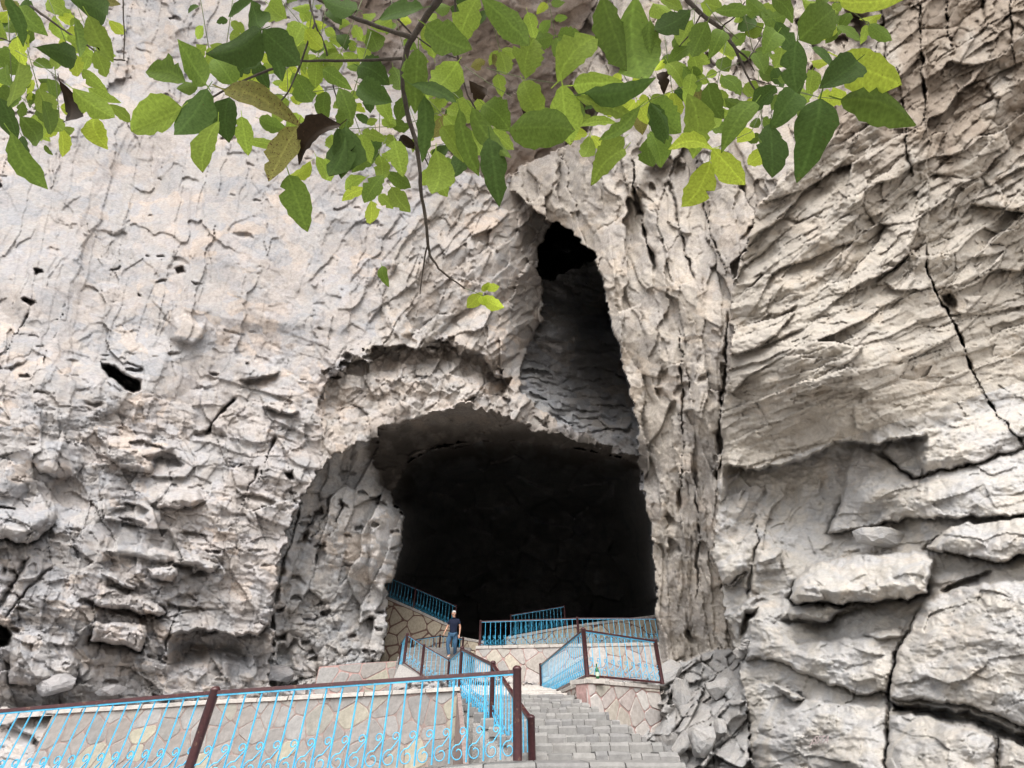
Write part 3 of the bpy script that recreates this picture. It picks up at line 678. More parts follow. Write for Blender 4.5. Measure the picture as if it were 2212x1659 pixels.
M['blue'] = plain_mat('sky_blue_paint', (.075, .42, .66), .42, 0, .28, .4, 9, rust=(.16, .27, .33))
M['maroon'] = plain_mat('maroon_gloss_paint', (.055, .018, .020), .28, 0, .25, .5, 25, rust=(.13, .075, .055))
M['mortar'] = plain_mat('reddish_mortar', (.36, .235, .215), .95, 0, .25, .2, 12, .4)
M['stone'] = stone_mat('wall_stone', [(.46, .41, .37), (.33, .315, .305), (.50, .45, .36), (.38, .34, .31), (.52, .49, .46), (.42, .36, .335)])
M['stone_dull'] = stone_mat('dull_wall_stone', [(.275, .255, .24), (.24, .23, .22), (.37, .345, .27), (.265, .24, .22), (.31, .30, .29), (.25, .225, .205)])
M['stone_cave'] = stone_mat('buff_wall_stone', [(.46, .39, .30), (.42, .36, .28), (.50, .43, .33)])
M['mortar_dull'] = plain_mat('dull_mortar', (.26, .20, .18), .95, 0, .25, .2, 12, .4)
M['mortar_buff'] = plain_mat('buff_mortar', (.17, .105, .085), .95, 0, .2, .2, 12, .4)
M['step'] = stone_mat('stair_stone', [(.235, .225, .215), (.205, .20, .195), (.26, .25, .235), (.22, .215, .205)])
M['cement'] = rock_mat('grey_cement', [(.36, .345, .33), (.42, .40, .38), (.38, .36, .34)], 1.4, .2, .3)
M['coping'] = stone_mat('coping_stone', [(.46, .42, .38), (.42, .39, .36), (.48, .44, .40)])
M['ground'] = rock_mat('trodden_ground', [(.36, .33, .30), (.44, .41, .38), (.40, .375, .35)], 1.0, .2, .3)

def mesh_from(name, verts, faces, mats=None, smooth=False):
    me = bpy.data.meshes.new(name); me.from_pydata([tuple(v) for v in verts], [], faces); me.update()
    if smooth: me.polygons.foreach_set('use_smooth', [True] * len(me.polygons))
    for m in (mats or []): me.materials.append(m)
    return me

def prism(name, pts, z0, z1, mat):
    n = len(pts)
    v = [(x, y, z0) for x, y in pts] + [(x, y, z1) for x, y in pts]
    f = [tuple(range(n))[::-1], tuple(range(n, 2 * n))] + [(i, (i + 1) % n, n + (i + 1) % n, n + i) for i in range(n)]
    return mesh_from(name, v, f, [mat])

def tube(pts, rads, k=6, closed_ends=True, up=None):
    """tube along a polyline, returned as verts, faces"""
    V, F = [], []
    pts = [Vector(p) for p in pts]; n = len(pts)
    up = Vector((0.13, 0.21, 0.97)) if up is None else Vector(up)
    for i, p in enumerate(pts):
        d = (pts[min(i + 1, n - 1)] - pts[max(i - 1, 0)]).normalized()
        a = d.cross(up)
        if a.length < .05: a = d.cross(Vector((1, 0, 0)))
        a.normalize(); b = d.cross(a)
        for j in range(k):
            t = 2 * PI * (j + .5) / k
            V.append(p + (a * math.cos(t) + b * math.sin(t)) * rads[i])
    for i in range(n - 1):
        for j in range(k):
            F.append((i * k + j, i * k + (j + 1) % k, (i + 1) * k + (j + 1) % k, (i + 1) * k + j))
    if closed_ends: F += [tuple(range(k))[::-1], tuple(range((n - 1) * k, n * k))]
    return V, F

def beam(p, q, w_, h_):
    """flat bar from p to q, w_ wide across, h_ deep"""
    p, q = Vector(p), Vector(q); d = (q - p).normalized()
    s = d.cross(Vector((0, 0, 1))).normalized() * (w_ / 2); u = s.cross(d).normalized() * (h_ / 2)
    V = [p - s - u, p + s - u, p + s + u, p - s + u, q - s - u, q + s - u, q + s + u, q - s + u]
    return V, [(0, 1, 2, 3), (7, 6, 5, 4), (0, 4, 5, 1), (1, 5, 6, 2), (2, 6, 7, 3), (3, 7, 4, 0)]

# ------------------------------------------------------------------ railings
_pm = {}
def post_mesh(h, r):
    key = (round(h, 2), r)
    if key not in _pm:
        prof = [(r, 0), (r, h - r * .9), (r * 1.08, h - r * .85), (r * 1.08, h - r * .6), (r * .95, h - r * .45), (r * .75, h - r * .2), (r * .4, h - .002), (0.003, h)]
        V, F = [], []; k = 14
        for (rr, z) in prof:
            for j in range(k): V.append((rr * math.cos(2 * PI * j / k), rr * math.sin(2 * PI * j / k), z))
        for i in range(len(prof) - 1):
            for j in range(k): F.append((i * k + j, i * k + (j + 1) % k, (i + 1) * k + (j + 1) % k, (i + 1) * k + j))
        F.append(tuple(range((len(prof) - 1) * k, len(prof) * k)))
        _pm[key] = mesh_from('post', V, F, [M['maroon']], True)
    return _pm[key]

def scroll_mesh(s, fine):
    """wrought curl: a wide volute at the foot that sweeps up into a small one against the bar; s is the bar spacing"""
    pts = []
    n1, n2 = (15, 13) if fine else (10, 8)
    R = .41 * s
    for i in range(n1):                      # foot volute, from its eye outwards, ending over the top
        t = i / (n1 - 1); a = math.radians(500 - 420 * t); r = R * (.25 + .75 * t ** .7)
        pts.append((-.53 * s + r * math.cos(a), 0, R + r * math.sin(a)))
    for i in range(n2):                      # sweeps up into the small volute against the bar
        t = i / (n2 - 1); a = math.radians(-62 + 420 * t); r = .26 * s * (1 - .62 * t)
        pts.append((-.28 * s + r * math.cos(a), 0, 1.42 * s + r * math.sin(a)))
    V, F = tube(pts, [.0075 if fine else .008] * len(pts), 4, up=(0, 1, 0))
    return mesh_from('scroll', V, F, [M['blue']], True)

_sm = {}
def railing(label, bases, h, spacing=.16, fine=False, r=.042, posts=None, bottom=False, group='blue and maroon railings of the cave stairs', cap=.045, scroll=True, last=None):
    root = empty('railing', bases[0]); tag(root, label, 'railing', group)
    o0 = Vector(bases[0])
    hs = h if isinstance(h, (list, tuple)) else [h] * len(bases)
    for i, b in enumerate(bases):
        if posts is not None and i not in posts: continue
        link('post', post_mesh(hs[i] + cap, r), root, Vector(b) - o0)
    for i in range(len(bases) - 1):
        p, q = Vector(bases[i]) - o0, Vector(bases[i + 1]) - o0
        hp, hq = hs[i], hs[i + 1]
        up = Vector((0, 0, 1))
        V, F = beam(p + up * (hp - .02), q + up * (hq - .02), .05, .036); link('top_rail', mesh_from('top_rail', V, F, [M['maroon']]), root)
        V, F = beam(p + up * (hp - .047), q + up * (hq - .047), .034, .016); link('flat_bar', mesh_from('flat_bar', V, F, [M['blue']]), root)
        z0 = .02
        if bottom:
            V, F = beam(p + up * .03, q + up * .03, .045, .04); link('bottom_rail', mesh_from('bottom_rail', V, F, [M['maroon']]), root); z0 = .052
        flat = Vector((q.x - p.x, q.y - p.y, 0)); ln = flat.length
        n = max(2, round(ln / (last if last and i == len(bases) - 2 else spacing))); sp = ln / n; ang = math.atan2(flat.y, flat.x)
        key = (round(sp, 3), fine)
        if key not in _sm: _sm[key] = scroll_mesh(min(sp, .2), fine)
        hb = min(hp, hq) - .055 - z0
        bk = ('bar', round(hb, 3), fine)
        if bk not in _sm:
            V, F = tube([(0, 0, 0), (0, 0, hb)], [.0095, .0095], 4); _sm[bk] = mesh_from('baluster', V, F, [M['blue']])
        for j in range(1, n + 1):
            t = j / n; c = p.lerp(q, t); hh = hp + (hq - hp) * t
            if j < n:
                o = link('baluster', _sm[bk], root, c + up * (hh - .055 - hb)); o.rotation_euler.z = ang
            if scroll:
                s = link('scroll', _sm[key], root, c + up * z0); s.rotation_euler.z = ang
    return root

def ZA(x, y): return 756 + x * .34177, 1242 + y * .34177        # enlarged view of the stairs -> measuring sheet

# near fence along the terrace
H1 = at_y(1118, 1437, 6.5).z - at_y(1118, 1643, 6.5).z - .045
b1 = at_y(1118, 1643, 6.5)
t0 = at_y(467, 1485, 6.5); b0 = Vector((t0.x, t0.y, t0.z - H1 - .03))
tl = at_y(-90, 1540, 7.2); bl = Vector((tl.x, tl.y, tl.z - H1))
railing('long blue and maroon railing across the bottom left, nearest of the railings', [bl, b0, b1], H1, .188, True, .052)

# stair rail: lower flight, then across the landing
q1 = at_y(*ZA(1145, 880), 6.95); p905t = at_y(*ZA(905, 540), 9.0); p905 = at_y(*ZA(905, 1000), 9.0)
p710 = at_y(*ZA(710, 780), 11.5); p710t = at_y(*ZA(710, 450), 11.5)
p630 = at_y(*ZA(630, 735), 18.2); p630t = at_y(*ZA(630, 525), 18.2)
hh = .92
q1b = Vector((q1.x, q1.y, q1.z - hh - .045))
p905 = Vector((p905t.x, p905t.y, p905t.z - hh - .045)); p710 = Vector((p710t.x, p710t.y, p710t.z - hh - .045)); p630 = Vector((p630t.x, p630t.y, p630t.z - hh - .045))
railing('blue stair railing climbing from the short front post to the landing where the man walks', [q1b, p905, p710, p630], hh, .17, False, .045, posts=(0, 1, 2), bottom=True, last=1.15)
p470t = at_y(*ZA(470, 435), 18.3); p365t = at_y(*ZA(365, 365), 18.4); p330t = at_y(*ZA(330, 418), 20.6)
up_b = [Vector((p.x, p.y, p.z - .95)) for p in (p630t, p470t, p365t)]
railing('blue railing sloping up to the left on a cement flank, in front of the man', up_b, .905, .155, False, .05, bottom=True)
e365 = up_b[2] + Vector((-.06, .1, -.0)); p330b = Vector((p330t.x, p330t.y, p330t.z - .95))
railing('short blue railing end running back from the leftmost stair post', [e365, p330b], .905, .55, False, .045, posts=(1,))
# right platform
c1500t = at_y(*ZA(1500, 330), 11.5); c1500 = at_y(*ZA(1500, 645), 11.5)
c1205t = at_y(*ZA(1205, 555), 17.0); c1925t = at_y(*ZA(1925, 400), 12.75)
HR = c1500t.z - c1500.z - .045
c1205 = Vector((c1205t.x, c1205t.y, c1205t.z - HR - .045)); c1925 = Vector((c1925t.x, c1925t.y, c1925t.z - HR - .045))
railing('blue and maroon corner railing on the right stone platform beside the bottle', [c1205, c1500, c1925], HR, .2, True, .052, bottom=True)
# upper landing
u820 = at_y(*ZA(820, 450), 20.0); u820t = at_y(*ZA(820, 283), 20.0); u1435t = at_y(*ZA(1435, 263), 19.6); u1960t = at_y(*ZA(1990, 262), 19.2)
HU = u820t.z - u820.z - .045
railing('long blue railing on top of the upper stone wall at the cave mouth', [u820, Vector((u1435t.x, u1435t.y, u1435t.z - HU - .045)), Vector((u1960t.x, u1960t.y, u1960t.z - HU - .045))], HU, .20, True, .045)

def ZB(x, y): return 810 + x * .16275, 1242 + y * .16275         # enlarged view of the man
f870t = at_y(*ZB(870, 785), 23.5); f525t = at_y(*ZB(500, 842), 24.0); f1165t = at_y(*ZB(1172, 825), 23.0)
HF = .84
railing('dim blue railing behind the man, below the sloping stone wall', [Vector((p.x, p.y, p.z - HF - .045)) for p in (f525t, f870t, f1165t)], HF, .17, False, .042, bottom=True)

# ------------------------------------------------------------------ rubble masonry
def clip_poly(poly, px, py, nx, ny):
    out = []; n = len(poly)
    for i in range(n):
        a, b = poly[i], poly[(i + 1) % n]
        da = (a[0] - px) * nx + (a[1] - py) * ny; db = (b[0] - px) * nx + (b[1] - py) * ny
        if da <= 0: out.append(a)
        if (da < 0 < db) or (db < 0 < da):
            t = da / (da - db); out.append((a[0] + t * (b[0] - a[0]), a[1] + t * (b[1] - a[1])))
    return out

def cells(outline, size, rng, jit=.48):
    xs = [p[0] for p in outline]; ys = [p[1] for p in outline]
    seeds = []
    nx_ = int((max(xs) - min(xs)) / size) + 2; ny_ = int((max(ys) - min(ys)) / (size * .8)) + 2
    for j in range(-1, ny_ + 1):
        for i in range(-1, nx_ + 1):
            if rng.random() < .2: continue
            seeds.append((min(xs) + (i + .5 * (j % 2) + rng.uniform(-jit, jit)) * size, min(ys) + (j + rng.uniform(-jit, jit)) * size * .8))
    res = []
    for k, s in enumerate(seeds):
        poly = list(outline)
        for m_, q in enumerate(seeds):
            if m_ == k or abs(q[0] - s[0]) > 3 * size or abs(q[1] - s[1]) > 3 * size: continue
            poly = clip_poly(poly, (s[0] + q[0]) / 2, (s[1] + q[1]) / 2, q[0] - s[0], q[1] - s[1])
            if len(poly) < 3: break
        if len(poly) >= 3: res.append(poly)
    return res

def shrink(poly, d):
    cx = sum(p[0] for p in poly) / len(poly); cy = sum(p[1] for p in poly) / len(poly)
    n = len(poly); out = list(poly)
    area = sum(poly[i][0] * poly[(i + 1) % n][1] - poly[(i + 1) % n][0] * poly[i][1] for i in range(n))
    sg = 1 if area > 0 else -1
    for i in range(n):
        a, b = poly[i], poly[(i + 1) % n]; ex, ey = b[0] - a[0], b[1] - a[1]; l = math.hypot(ex, ey)
        if l < 1e-6: continue
        nx_, ny_ = sg * ey / l, -sg * ex / l
        out = clip_poly(out, a[0] - nx_ * d, a[1] - ny_ * d, nx_, ny_)
        if len(out) < 3: return []
    return out

def round_poly(p, k=.13):
    out = []; n = len(p)
    for i in range(n):
        a, b = p[i], p[(i + 1) % n]
        out += [(a[0] + k * (b[0] - a[0]), a[1] + k * (b[1] - a[1])), (b[0] - k * (b[0] - a[0]), b[1] - k * (b[1] - a[1]))]
    return out

def masonry(label, A, B, outline, size, seed, mat='stone', mortar='mortar', thick=.35, joint=.016, name='stone_wall', group='rubble stone walls of the cave stairs', cope=None, cw=.38, ch=.07, proud=(.008, .022)):
    """wall face from A towards B (world points, plan line); outline in metres along the line and up; stones stand proud of the mortar.
    cope: list of (a, z) along the wall top that gets coping stones"""
    rng = random.Random(seed)
    A, B = Vector(A), Vector(B); e = Vector((B.x - A.x, B.y - A.y, 0)).normalized(); nrm = Vector((e.y, -e.x, 0))   # nrm: to the viewer's side
    root = empty(name, A); tag(root, label, 'stone wall', group)
    def W(a, z, o): return e * a + Vector((0, 0, z)) + nrm * o
    n = len(outline)
    V = [W(a, z, 0) for a, z in outline] + [W(a, z, -thick) for a, z in outline]
    F = [tuple(range(n)), tuple(range(n, 2 * n))[::-1]] + [(i, n + i, n + (i + 1) % n, (i + 1) % n) for i in range(n)]
    link('mortar', mesh_from('mortar', V, F, [M[mortar]]), root)
    for poly in cells(outline, size, rng):
        p = shrink(poly, joint * rng.uniform(.4, .9))
        if len(p) < 3: continue
        ar = abs(sum(p[i][0] * p[(i + 1) % len(p)][1] - p[(i + 1) % len(p)][0] * p[i][1] for i in range(len(p)))) / 2
        if ar < size * size * .08: continue
        p = round_poly(p); f = shrink(p, size * .05)
        cx = sum(q[0] for q in p) / len(p); cy = sum(q[1] for q in p) / len(p)
        f = [(cx + (q[0] - cx) * .94, cy + (q[1] - cy) * .94) for q in p]
        h = rng.uniform(*proud); q_ = h * 1.5 / .03; tx, ty = rng.uniform(-.03, .03) * q_, rng.uniform(-.03, .03) * q_
        m_ = len(p)
        V = [W(a - cx, z - cy, 0.001) for a, z in p] + [W(a - cx, z - cy, h + tx * (a - cx) + ty * (z - cy)) for a, z in f] + [W(0, 0, h * 1.15)]
        F = [(i, (i + 1) % m_, m_ + (i + 1) % m_, m_ + i) for i in range(m_)] + [(m_ + i, m_ + (i + 1) % m_, 2 * m_) for i in range(m_)]
        link('stone', mesh_from('stone', V, F, [M[mat]]), root, W(cx, cy, 0))
    if cope:
        for (a0, z0), (a1, z1) in zip(cope[:-1], cope[1:]):
            L_ = math.hypot(a1 - a0, z1 - z0); k = max(1, round(L_ / .55)); cuts = [0] + [(i + rng.uniform(-.2, .2)) / k for i in range(1, k)] + [1]
            for c0, c1 in zip(cuts[:-1], cuts[1:]):
                s0 = c0 + .008 / L_; s1 = c1 - .008 / L_
                up = rng.uniform(0, .012); out = rng.uniform(.03, .06)
                P = [(a0 + (a1 - a0) * s0, z0 + (z1 - z0) * s0), (a0 + (a1 - a0) * s1, z0 + (z1 - z0) * s1)]
                V = []
                for (a, z) in P:
                    V += [W(a, z + .003, out), W(a, z + ch * .8 + up, out), W(a, z + ch + up, out - .03), W(a, z + ch + up, -cw), W(a, z + .003, -cw)]
                F = [(0, 1, 2, 3, 4)[::-1], (5, 6, 7, 8, 9)] + [(i, (i + 1) % 5, 5 + (i + 1) % 5, 5 + i) for i in range(5)]
                link('coping_stone', mesh_from('coping_stone', V, F, [M['coping']]), root)
    return root

def wall_from_px(label, pts, Y0, Y1, size, seed, zb, **kw):
    """pts: top edge left to right on the measuring sheet; Y0, Y1: distance at both ends; zb: foot height"""
    A = at_y(pts[0][0], pts[0][1], Y0); B = at_y(pts[-1][0], pts[-1][1], Y1)
    top = []
    for (x, y) in pts:
        # meet the ray with the wall plane
        u, dy, dz = ray(x, y); ex, ey = B.x - A.x, B.y - A.y
        den = u * ey - dy * ex; t = (A.x * ey - A.y * ex) / den
        P = Vector((u * t, dy * t, EYE[2] + dz * t))
        top.append((math.hypot(P.x - A.x, P.y - A.y), P.z))
    A0 = Vector((A.x, A.y, 0))
    ch = kw.get('ch', .07)
    top = [(a, z - ch) for a, z in top] if kw.pop('coped', True) else top
    zb_ = zb if isinstance(zb, (list, tuple)) else (zb, zb)
    outline = [(top[0][0], zb_[0]), (top[-1][0], zb_[1])] + top[::-1]
    return masonry(label, A0, Vector((B.x, B.y, 0)), outline, size, seed, cope=top if ch else None, **kw), A, B

# retaining wall behind the near fence
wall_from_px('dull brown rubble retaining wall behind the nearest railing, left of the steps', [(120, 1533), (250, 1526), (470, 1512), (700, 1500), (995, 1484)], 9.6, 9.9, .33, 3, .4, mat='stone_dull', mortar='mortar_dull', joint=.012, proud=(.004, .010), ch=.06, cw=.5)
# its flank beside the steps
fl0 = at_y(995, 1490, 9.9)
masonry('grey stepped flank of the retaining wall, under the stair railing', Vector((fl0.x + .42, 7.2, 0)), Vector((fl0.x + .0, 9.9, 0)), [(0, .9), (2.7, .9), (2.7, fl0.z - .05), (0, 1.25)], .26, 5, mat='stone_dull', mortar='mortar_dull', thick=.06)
# right platform: front and flank
cA = at_y(*ZA(1497, 652), 11.42); cB = at_y(*ZA(1985, 716), 12.95)
masonry('pink jointed front wall of the right platform, under the bottle', Vector((cA.x, cA.y, 0)), Vector((cB.x, cB.y, 0)), [(0, .9), (2.35, .9), (2.35, cA.z - .09), (0, cA.z - .09)], .42, 11, cope=[(-.03, cA.z - .09), (2.35, cA.z - .09)], ch=.075, cw=.5)
cD = Vector((c1205.x - .06, c1205.y, 0))
cA2 = Vector((cA.x - .012, cA.y + .06, 0)); LD = math.hypot(cD.x - cA.x, cD.y - cA.y)
masonry('long stone flank of the right platform, along the upper steps', cD, cA2, [(0, .9), (LD, .9), (LD, cA.z - .09), (0, c1205.z - .09)], .36, 12, mat='stone', thick=.04, cope=[(0, c1205.z - .09), (LD - .02, cA.z - .09)], ch=.075, cw=.4)
# upper wall at the cave mouth
wall_from_px('pale rubble wall with reddish joints under the upper railing, facing the steps', [ZA(795, 449), ZA(1435, 436), ZA(2010, 425)], 19.9, 19.1, .50, 21, 2.3, ch=.10)
# sloping wall left, inside the mouth
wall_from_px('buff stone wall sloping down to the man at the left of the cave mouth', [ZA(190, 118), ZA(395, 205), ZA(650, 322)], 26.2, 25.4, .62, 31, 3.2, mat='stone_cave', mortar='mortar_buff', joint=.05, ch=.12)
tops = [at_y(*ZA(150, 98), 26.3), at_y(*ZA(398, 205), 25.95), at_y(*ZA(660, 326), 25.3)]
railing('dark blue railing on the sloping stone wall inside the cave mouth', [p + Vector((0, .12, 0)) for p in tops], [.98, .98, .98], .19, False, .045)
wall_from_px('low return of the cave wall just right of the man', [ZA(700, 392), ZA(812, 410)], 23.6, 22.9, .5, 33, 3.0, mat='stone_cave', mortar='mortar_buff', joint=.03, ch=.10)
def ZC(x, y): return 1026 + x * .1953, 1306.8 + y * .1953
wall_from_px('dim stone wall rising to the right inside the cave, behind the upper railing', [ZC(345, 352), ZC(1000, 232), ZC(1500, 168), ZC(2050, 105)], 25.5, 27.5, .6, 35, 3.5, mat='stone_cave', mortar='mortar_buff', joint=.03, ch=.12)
iv = [at_y(*ZC(395, 340), 25.8), at_y(*ZC(1000, 230), 26.4)]
railing('faint blue railing deep inside the cave, on the wall behind the upper railing', iv, .95, .2, False, .042)
# low band at the foot of the grey columns
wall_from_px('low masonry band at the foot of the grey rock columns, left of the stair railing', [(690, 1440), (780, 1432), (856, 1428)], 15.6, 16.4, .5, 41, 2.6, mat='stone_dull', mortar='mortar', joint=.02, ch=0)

# cement flank under the sloping railing
pA, pB = up_b[2] + Vector((-.12, -.06, -.02)), up_b[0] + Vector((.08, -.06, -.02))
FLK = [(pA.x - .55, 2.2), (pB.x, 2.2), (pB.x, pB.z), (pA.x, pA.z)]
fl = bpy.data.meshes.new('cement_flank')
V = [(x, pA.y, z) for x, z in FLK] + [(x + .02, pA.y + .4, z) for x, z in FLK]
F = [(0, 1, 2, 3), (7, 6, 5, 4), (0, 4, 5, 1), (1, 5, 6, 2), (2, 6, 7, 3), (3, 7, 4, 0)]
fo = link('cement_flank', mesh_from('cement_flank', V, F, [M['cement']])); tag(fo, 'bare grey cement flank wall under the sloping railing, left of the steps', 'wall')

# ------------------------------------------------------------------ stairs and grounds
def block(name, x0, x1, y0, y1, z0, z1, rng, mat, parent, org, cham=.018):
    j = lambda s=.012: rng.uniform(-s, s)
    zt = z1 + j(.011)
    a0, a1 = x0 + .005, x1 - .005; f0, f1 = y0 + j(.03), y0 + j(.03); cham *= rng.uniform(.7, 2.2)
    V = [(a0, f0, z0), (a1, f1, z0), (a1, f1, zt - cham), (a0, f0, zt - cham), (a0, f0 + cham, zt + j(.016)), (a1, f1 + cham, zt + j(.016)), (a1, y1, zt), (a0, y1, zt)]
    F = [(0, 1, 2, 3), (3, 2, 5, 4), (4, 5, 6, 7), (0, 3, 4, 7), (1, 6, 5, 2)]
    c = Vector(((x0 + x1) / 2, y0, z0))
    link(name, mesh_from(name, [Vector(v) - c for v in V], F, [mat]), parent, c - org)

def stairs(label, rows, xl, xr, wmin, wmax, seed, mat):
    """rows: (front y, top z); each step is a row of separate stones"""
    rng = random.Random(seed)
    org = Vector(((xl(rows[0][0]) + xr(rows[0][0])) / 2, rows[0][0], rows[0][1]))
    root = empty('stone_stairs', org); tag(root, label, 'stairs')
    # core of rammed mortar under the stones
    V, F = [], []
    for i, (y, z) in enumerate(rows):
        y2 = rows[i + 1][0] if i + 1 < len(rows) else y + .6
        a, b = xl(y), xr(y)
        k = len(V)
        V += [Vector(v) - org for v in ((a, y + .03, z - .9), (b, y + .03, z - .9), (b, y + .03, z - .022), (a, y + .03, z - .022), (a, y2 + .1, z - .022), (b, y2 + .1, z - .022))]
        F += [(k, k + 1, k + 2, k + 3), (k + 3, k + 2, k + 5, k + 4)]
    link('mortar', mesh_from('mortar', V, F, [M['cement']]), root)
    for i, (y, z) in enumerate(rows):
        y2 = rows[i + 1][0] + .03 if i + 1 < len(rows) else y + .55
        zp = rows[i - 1][1] if i else z - .16
        x = xl(y)
        while x < xr(y) - .05:
            wd = min(rng.uniform(wmin, wmax), xr(y) - x)
            block('stone', x, x + wd, y, y2, zp - .03, z, rng, mat, root, org)
            x += wd
    return root

rows = []
for i in range(10):
    t = i / 9
    rows.append((6.98 + 4.4 * t ** 1.05, 1.47 + (2.34 - 1.47) * t))
stairs('broad worn stone steps rising from the bottom of the picture to the landing', rows,
       lambda y: .08 - (y - 6.95) * .30, lambda y: 2.0 - (y - 6.95) * .16, .12, .30, 51, M['step'])
rows2 = [(12.4 + i * .62, 2.40 + i * .075) for i in range(11)]
stairs('upper pale steps between the landing and the upper stone wall', rows2, lambda y: -1.3 - (y - 11.5) * .10, lambda y: c1500.x - .1 + (y - 11.5) * (c1205.x - c1500.x) / 5.5, .3, .7, 52, M['coping'])
rows3 = [(18.6 + i * .36, 3.05 + i * .165) for i in range(11)]
stairs('steep flight of stone steps that the man is walking down', rows3, lambda y: -4.6, lambda y: -1.75, .35, .7, 53, M['step'])

def sheet(name, xs, ys, fz, mat, seed, amp=.03, warp=None):
    Xg, Yg = np.meshgrid(np.array(xs), np.array(ys))
    if warp: Xg, Yg = warp(Xg, Yg)
    Zg = fz(Xg, Yg) + amp * fbm(Xg / .7, Yg / .7, seed, 4)
    ny, nx = Xg.shape
    i = (np.arange(ny - 1)[:, None] * nx + np.arange(nx - 1)[None])
    f = np.stack([i, i + 1, i + nx + 1, i + nx], -1).reshape(-1, 4)
    o = link(name, mesh_from(name, np.stack([Xg, Yg, Zg], -1).reshape(-1, 3).tolist(), f.tolist(), [mat])); o['kind'] = 'structure'
    return o

sheet('terrace', np.linspace(-9, -1.25, 60), np.linspace(9.95, 20, 70), lambda x, y: 2.14 + (y - 9.9) * .075 + .05 * np.clip(x + 6, -3, 2) - .1, M['ground'], 61)
sheet('landing', np.linspace(-1.45, 1.7, 30), np.linspace(11.75, 13, 16), lambda x, y: 2.31 + (y - 11.7) * .02, M['ground'], 62, .012)
sheet('platform', np.linspace(0, 1, 30), np.linspace(0, 1, 40), lambda x, y: 2.60 + 0 * x, M['ground'], 63, .02,
      warp=lambda a, b: (cA.x + .1 + a * (2.05 + 1.6 * b) - .75 * b, 11.62 + a * 1.4 * (1 - b) + b * 7.6))
sheet('upper_landing', np.linspace(-1.25, 6, 30), np.linspace(20.2, 30, 40), lambda x, y: 4.30 + .04 * (y - 20.2), M['ground'], 64, .03)
# near terrace kerb
rngk = random.Random(71)
kr = empty('kerb', (0, 6.3, 1.4)); kr['kind'] = 'structure'
x = -9.0
while x < 1.55:
    wd = rngk.uniform(.35, .75)
    zc = lambda xx: 1.412 + min(0, xx) * .062 - .0
    z0, z1 = zc(x), zc(x + wd)
    f0, f1 = 6.12 + rngk.uniform(-.02, .02), 6.12 + rngk.uniform(-.02, .02)
    y1 = 6.98
    V = [(x + .006, f0, z0 - .5), (x + wd - .006, f1, z1 - .5), (x + wd - .006, f1, z1 - .03), (x + .006, f0, z0 - .03), (x + .006, f0 + .03, z0 + rngk.uniform(-.006, .004)), (x + wd - .006, f1 + .03, z1 + rngk.uniform(-.006, .004)), (x + wd - .006, y1, z1 - .004), (x + .006, y1, z0 - .004)]
    F = [(0, 1, 2, 3), (3, 2, 5, 4), (4, 5, 6, 7), (0, 3, 4, 7), (1, 6, 5, 2)]
    c = Vector((x, 6.3, z0))
    link('kerb_stone', mesh_from('kerb_stone', [Vector(v) - c for v in V], F, [M['step']]), kr, c - Vector((0, 6.3, 1.4)))
    x += wd
sheet('ditch', np.linspace(-12, -1.0, 60), np.linspace(6.9, 9.95, 20), lambda x, y: 1.25 + np.minimum(0, x) * .062 + 0 * y, M['ground'], 65, .03)
gr = link('ground', mesh_from('ground', [(-400, -800, 0), (400, -800, 0), (400, 6.5, 0), (-400, 6.5, 0)], [(0, 1, 2, 3)], [M['ground']])); gr['kind'] = 'structure'

# ------------------------------------------------------------------ loose stones
def surf_t(px, py):
    i = int(round((py - gy[0]) / STEP)); j = int(round((px - gx[0]) / STEP))
    return float(TF[i - 2:i + 3, j - 2:j + 3].min())

def stone_thing(name, label, cat, px, py, wpx, hpx, seed, mat, group=None, back=.1, ang=0, flat=1.0, dt=0.0):
    """a broken block: a hull of random points, chipped, lying where the sheet point meets the rock"""
    rng = random.Random(seed); t = surf_t(px, py) + dt
    k = t / FPX; a, b = wpx / 2 * k, hpx / 2 * k
    bm = bmesh.new()
    for _ in range(26):
        v = Vector((rng.gauss(0, 1), rng.gauss(0, 1), rng.gauss(0, 1))).normalized()
        q = 1.0 / max(abs(v.x), abs(v.y), abs(v.z)) ** .62
        bm.verts.new((v.x * a * q * .9, v.y * (a + b) * .45 * q * flat, v.z * b * q * .9))
    r_ = bmesh.ops.convex_hull(bm, input=bm.verts)
    bmesh.ops.delete(bm, geom=[g for g in r_['geom_interior'] if isinstance(g, bmesh.types.BMVert)], context='VERTS')
    bmesh.ops.triangulate(bm, faces=bm.faces)
    bmesh.ops.subdivide_edges(bm, edges=bm.edges, cuts=3, use_grid_fill=True)
    bm.normal_update(); sc_ = min(a, b)
    P = np.array([v.co[:] for v in bm.verts])
    d_ = .20 * tfbm(P[:, 0] / sc_ + seed, (P[:, 2] + P[:, 1] * .7) / sc_, seed, 3, .55) + .10 * tfbm(P[:, 0] / sc_ * 3 + seed, (P[:, 2] - P[:, 1] * .9) / sc_ * 3, seed + 3, 2)
    for v, q in zip(list(bm.verts), d_): v.co += v.normal * float(q) * sc_
    me = bpy.data.meshes.new(name); bm.to_mesh(me); bm.free(); me.materials.append(M[mat])
    o = link(name, me); o.location = at_t(px, py, t - back * a); o.rotation_euler = (rng.uniform(-.2, .2) + .25, ang, rng.uniform(-.4, .4))
    tag(o, label, cat, group)
    return o

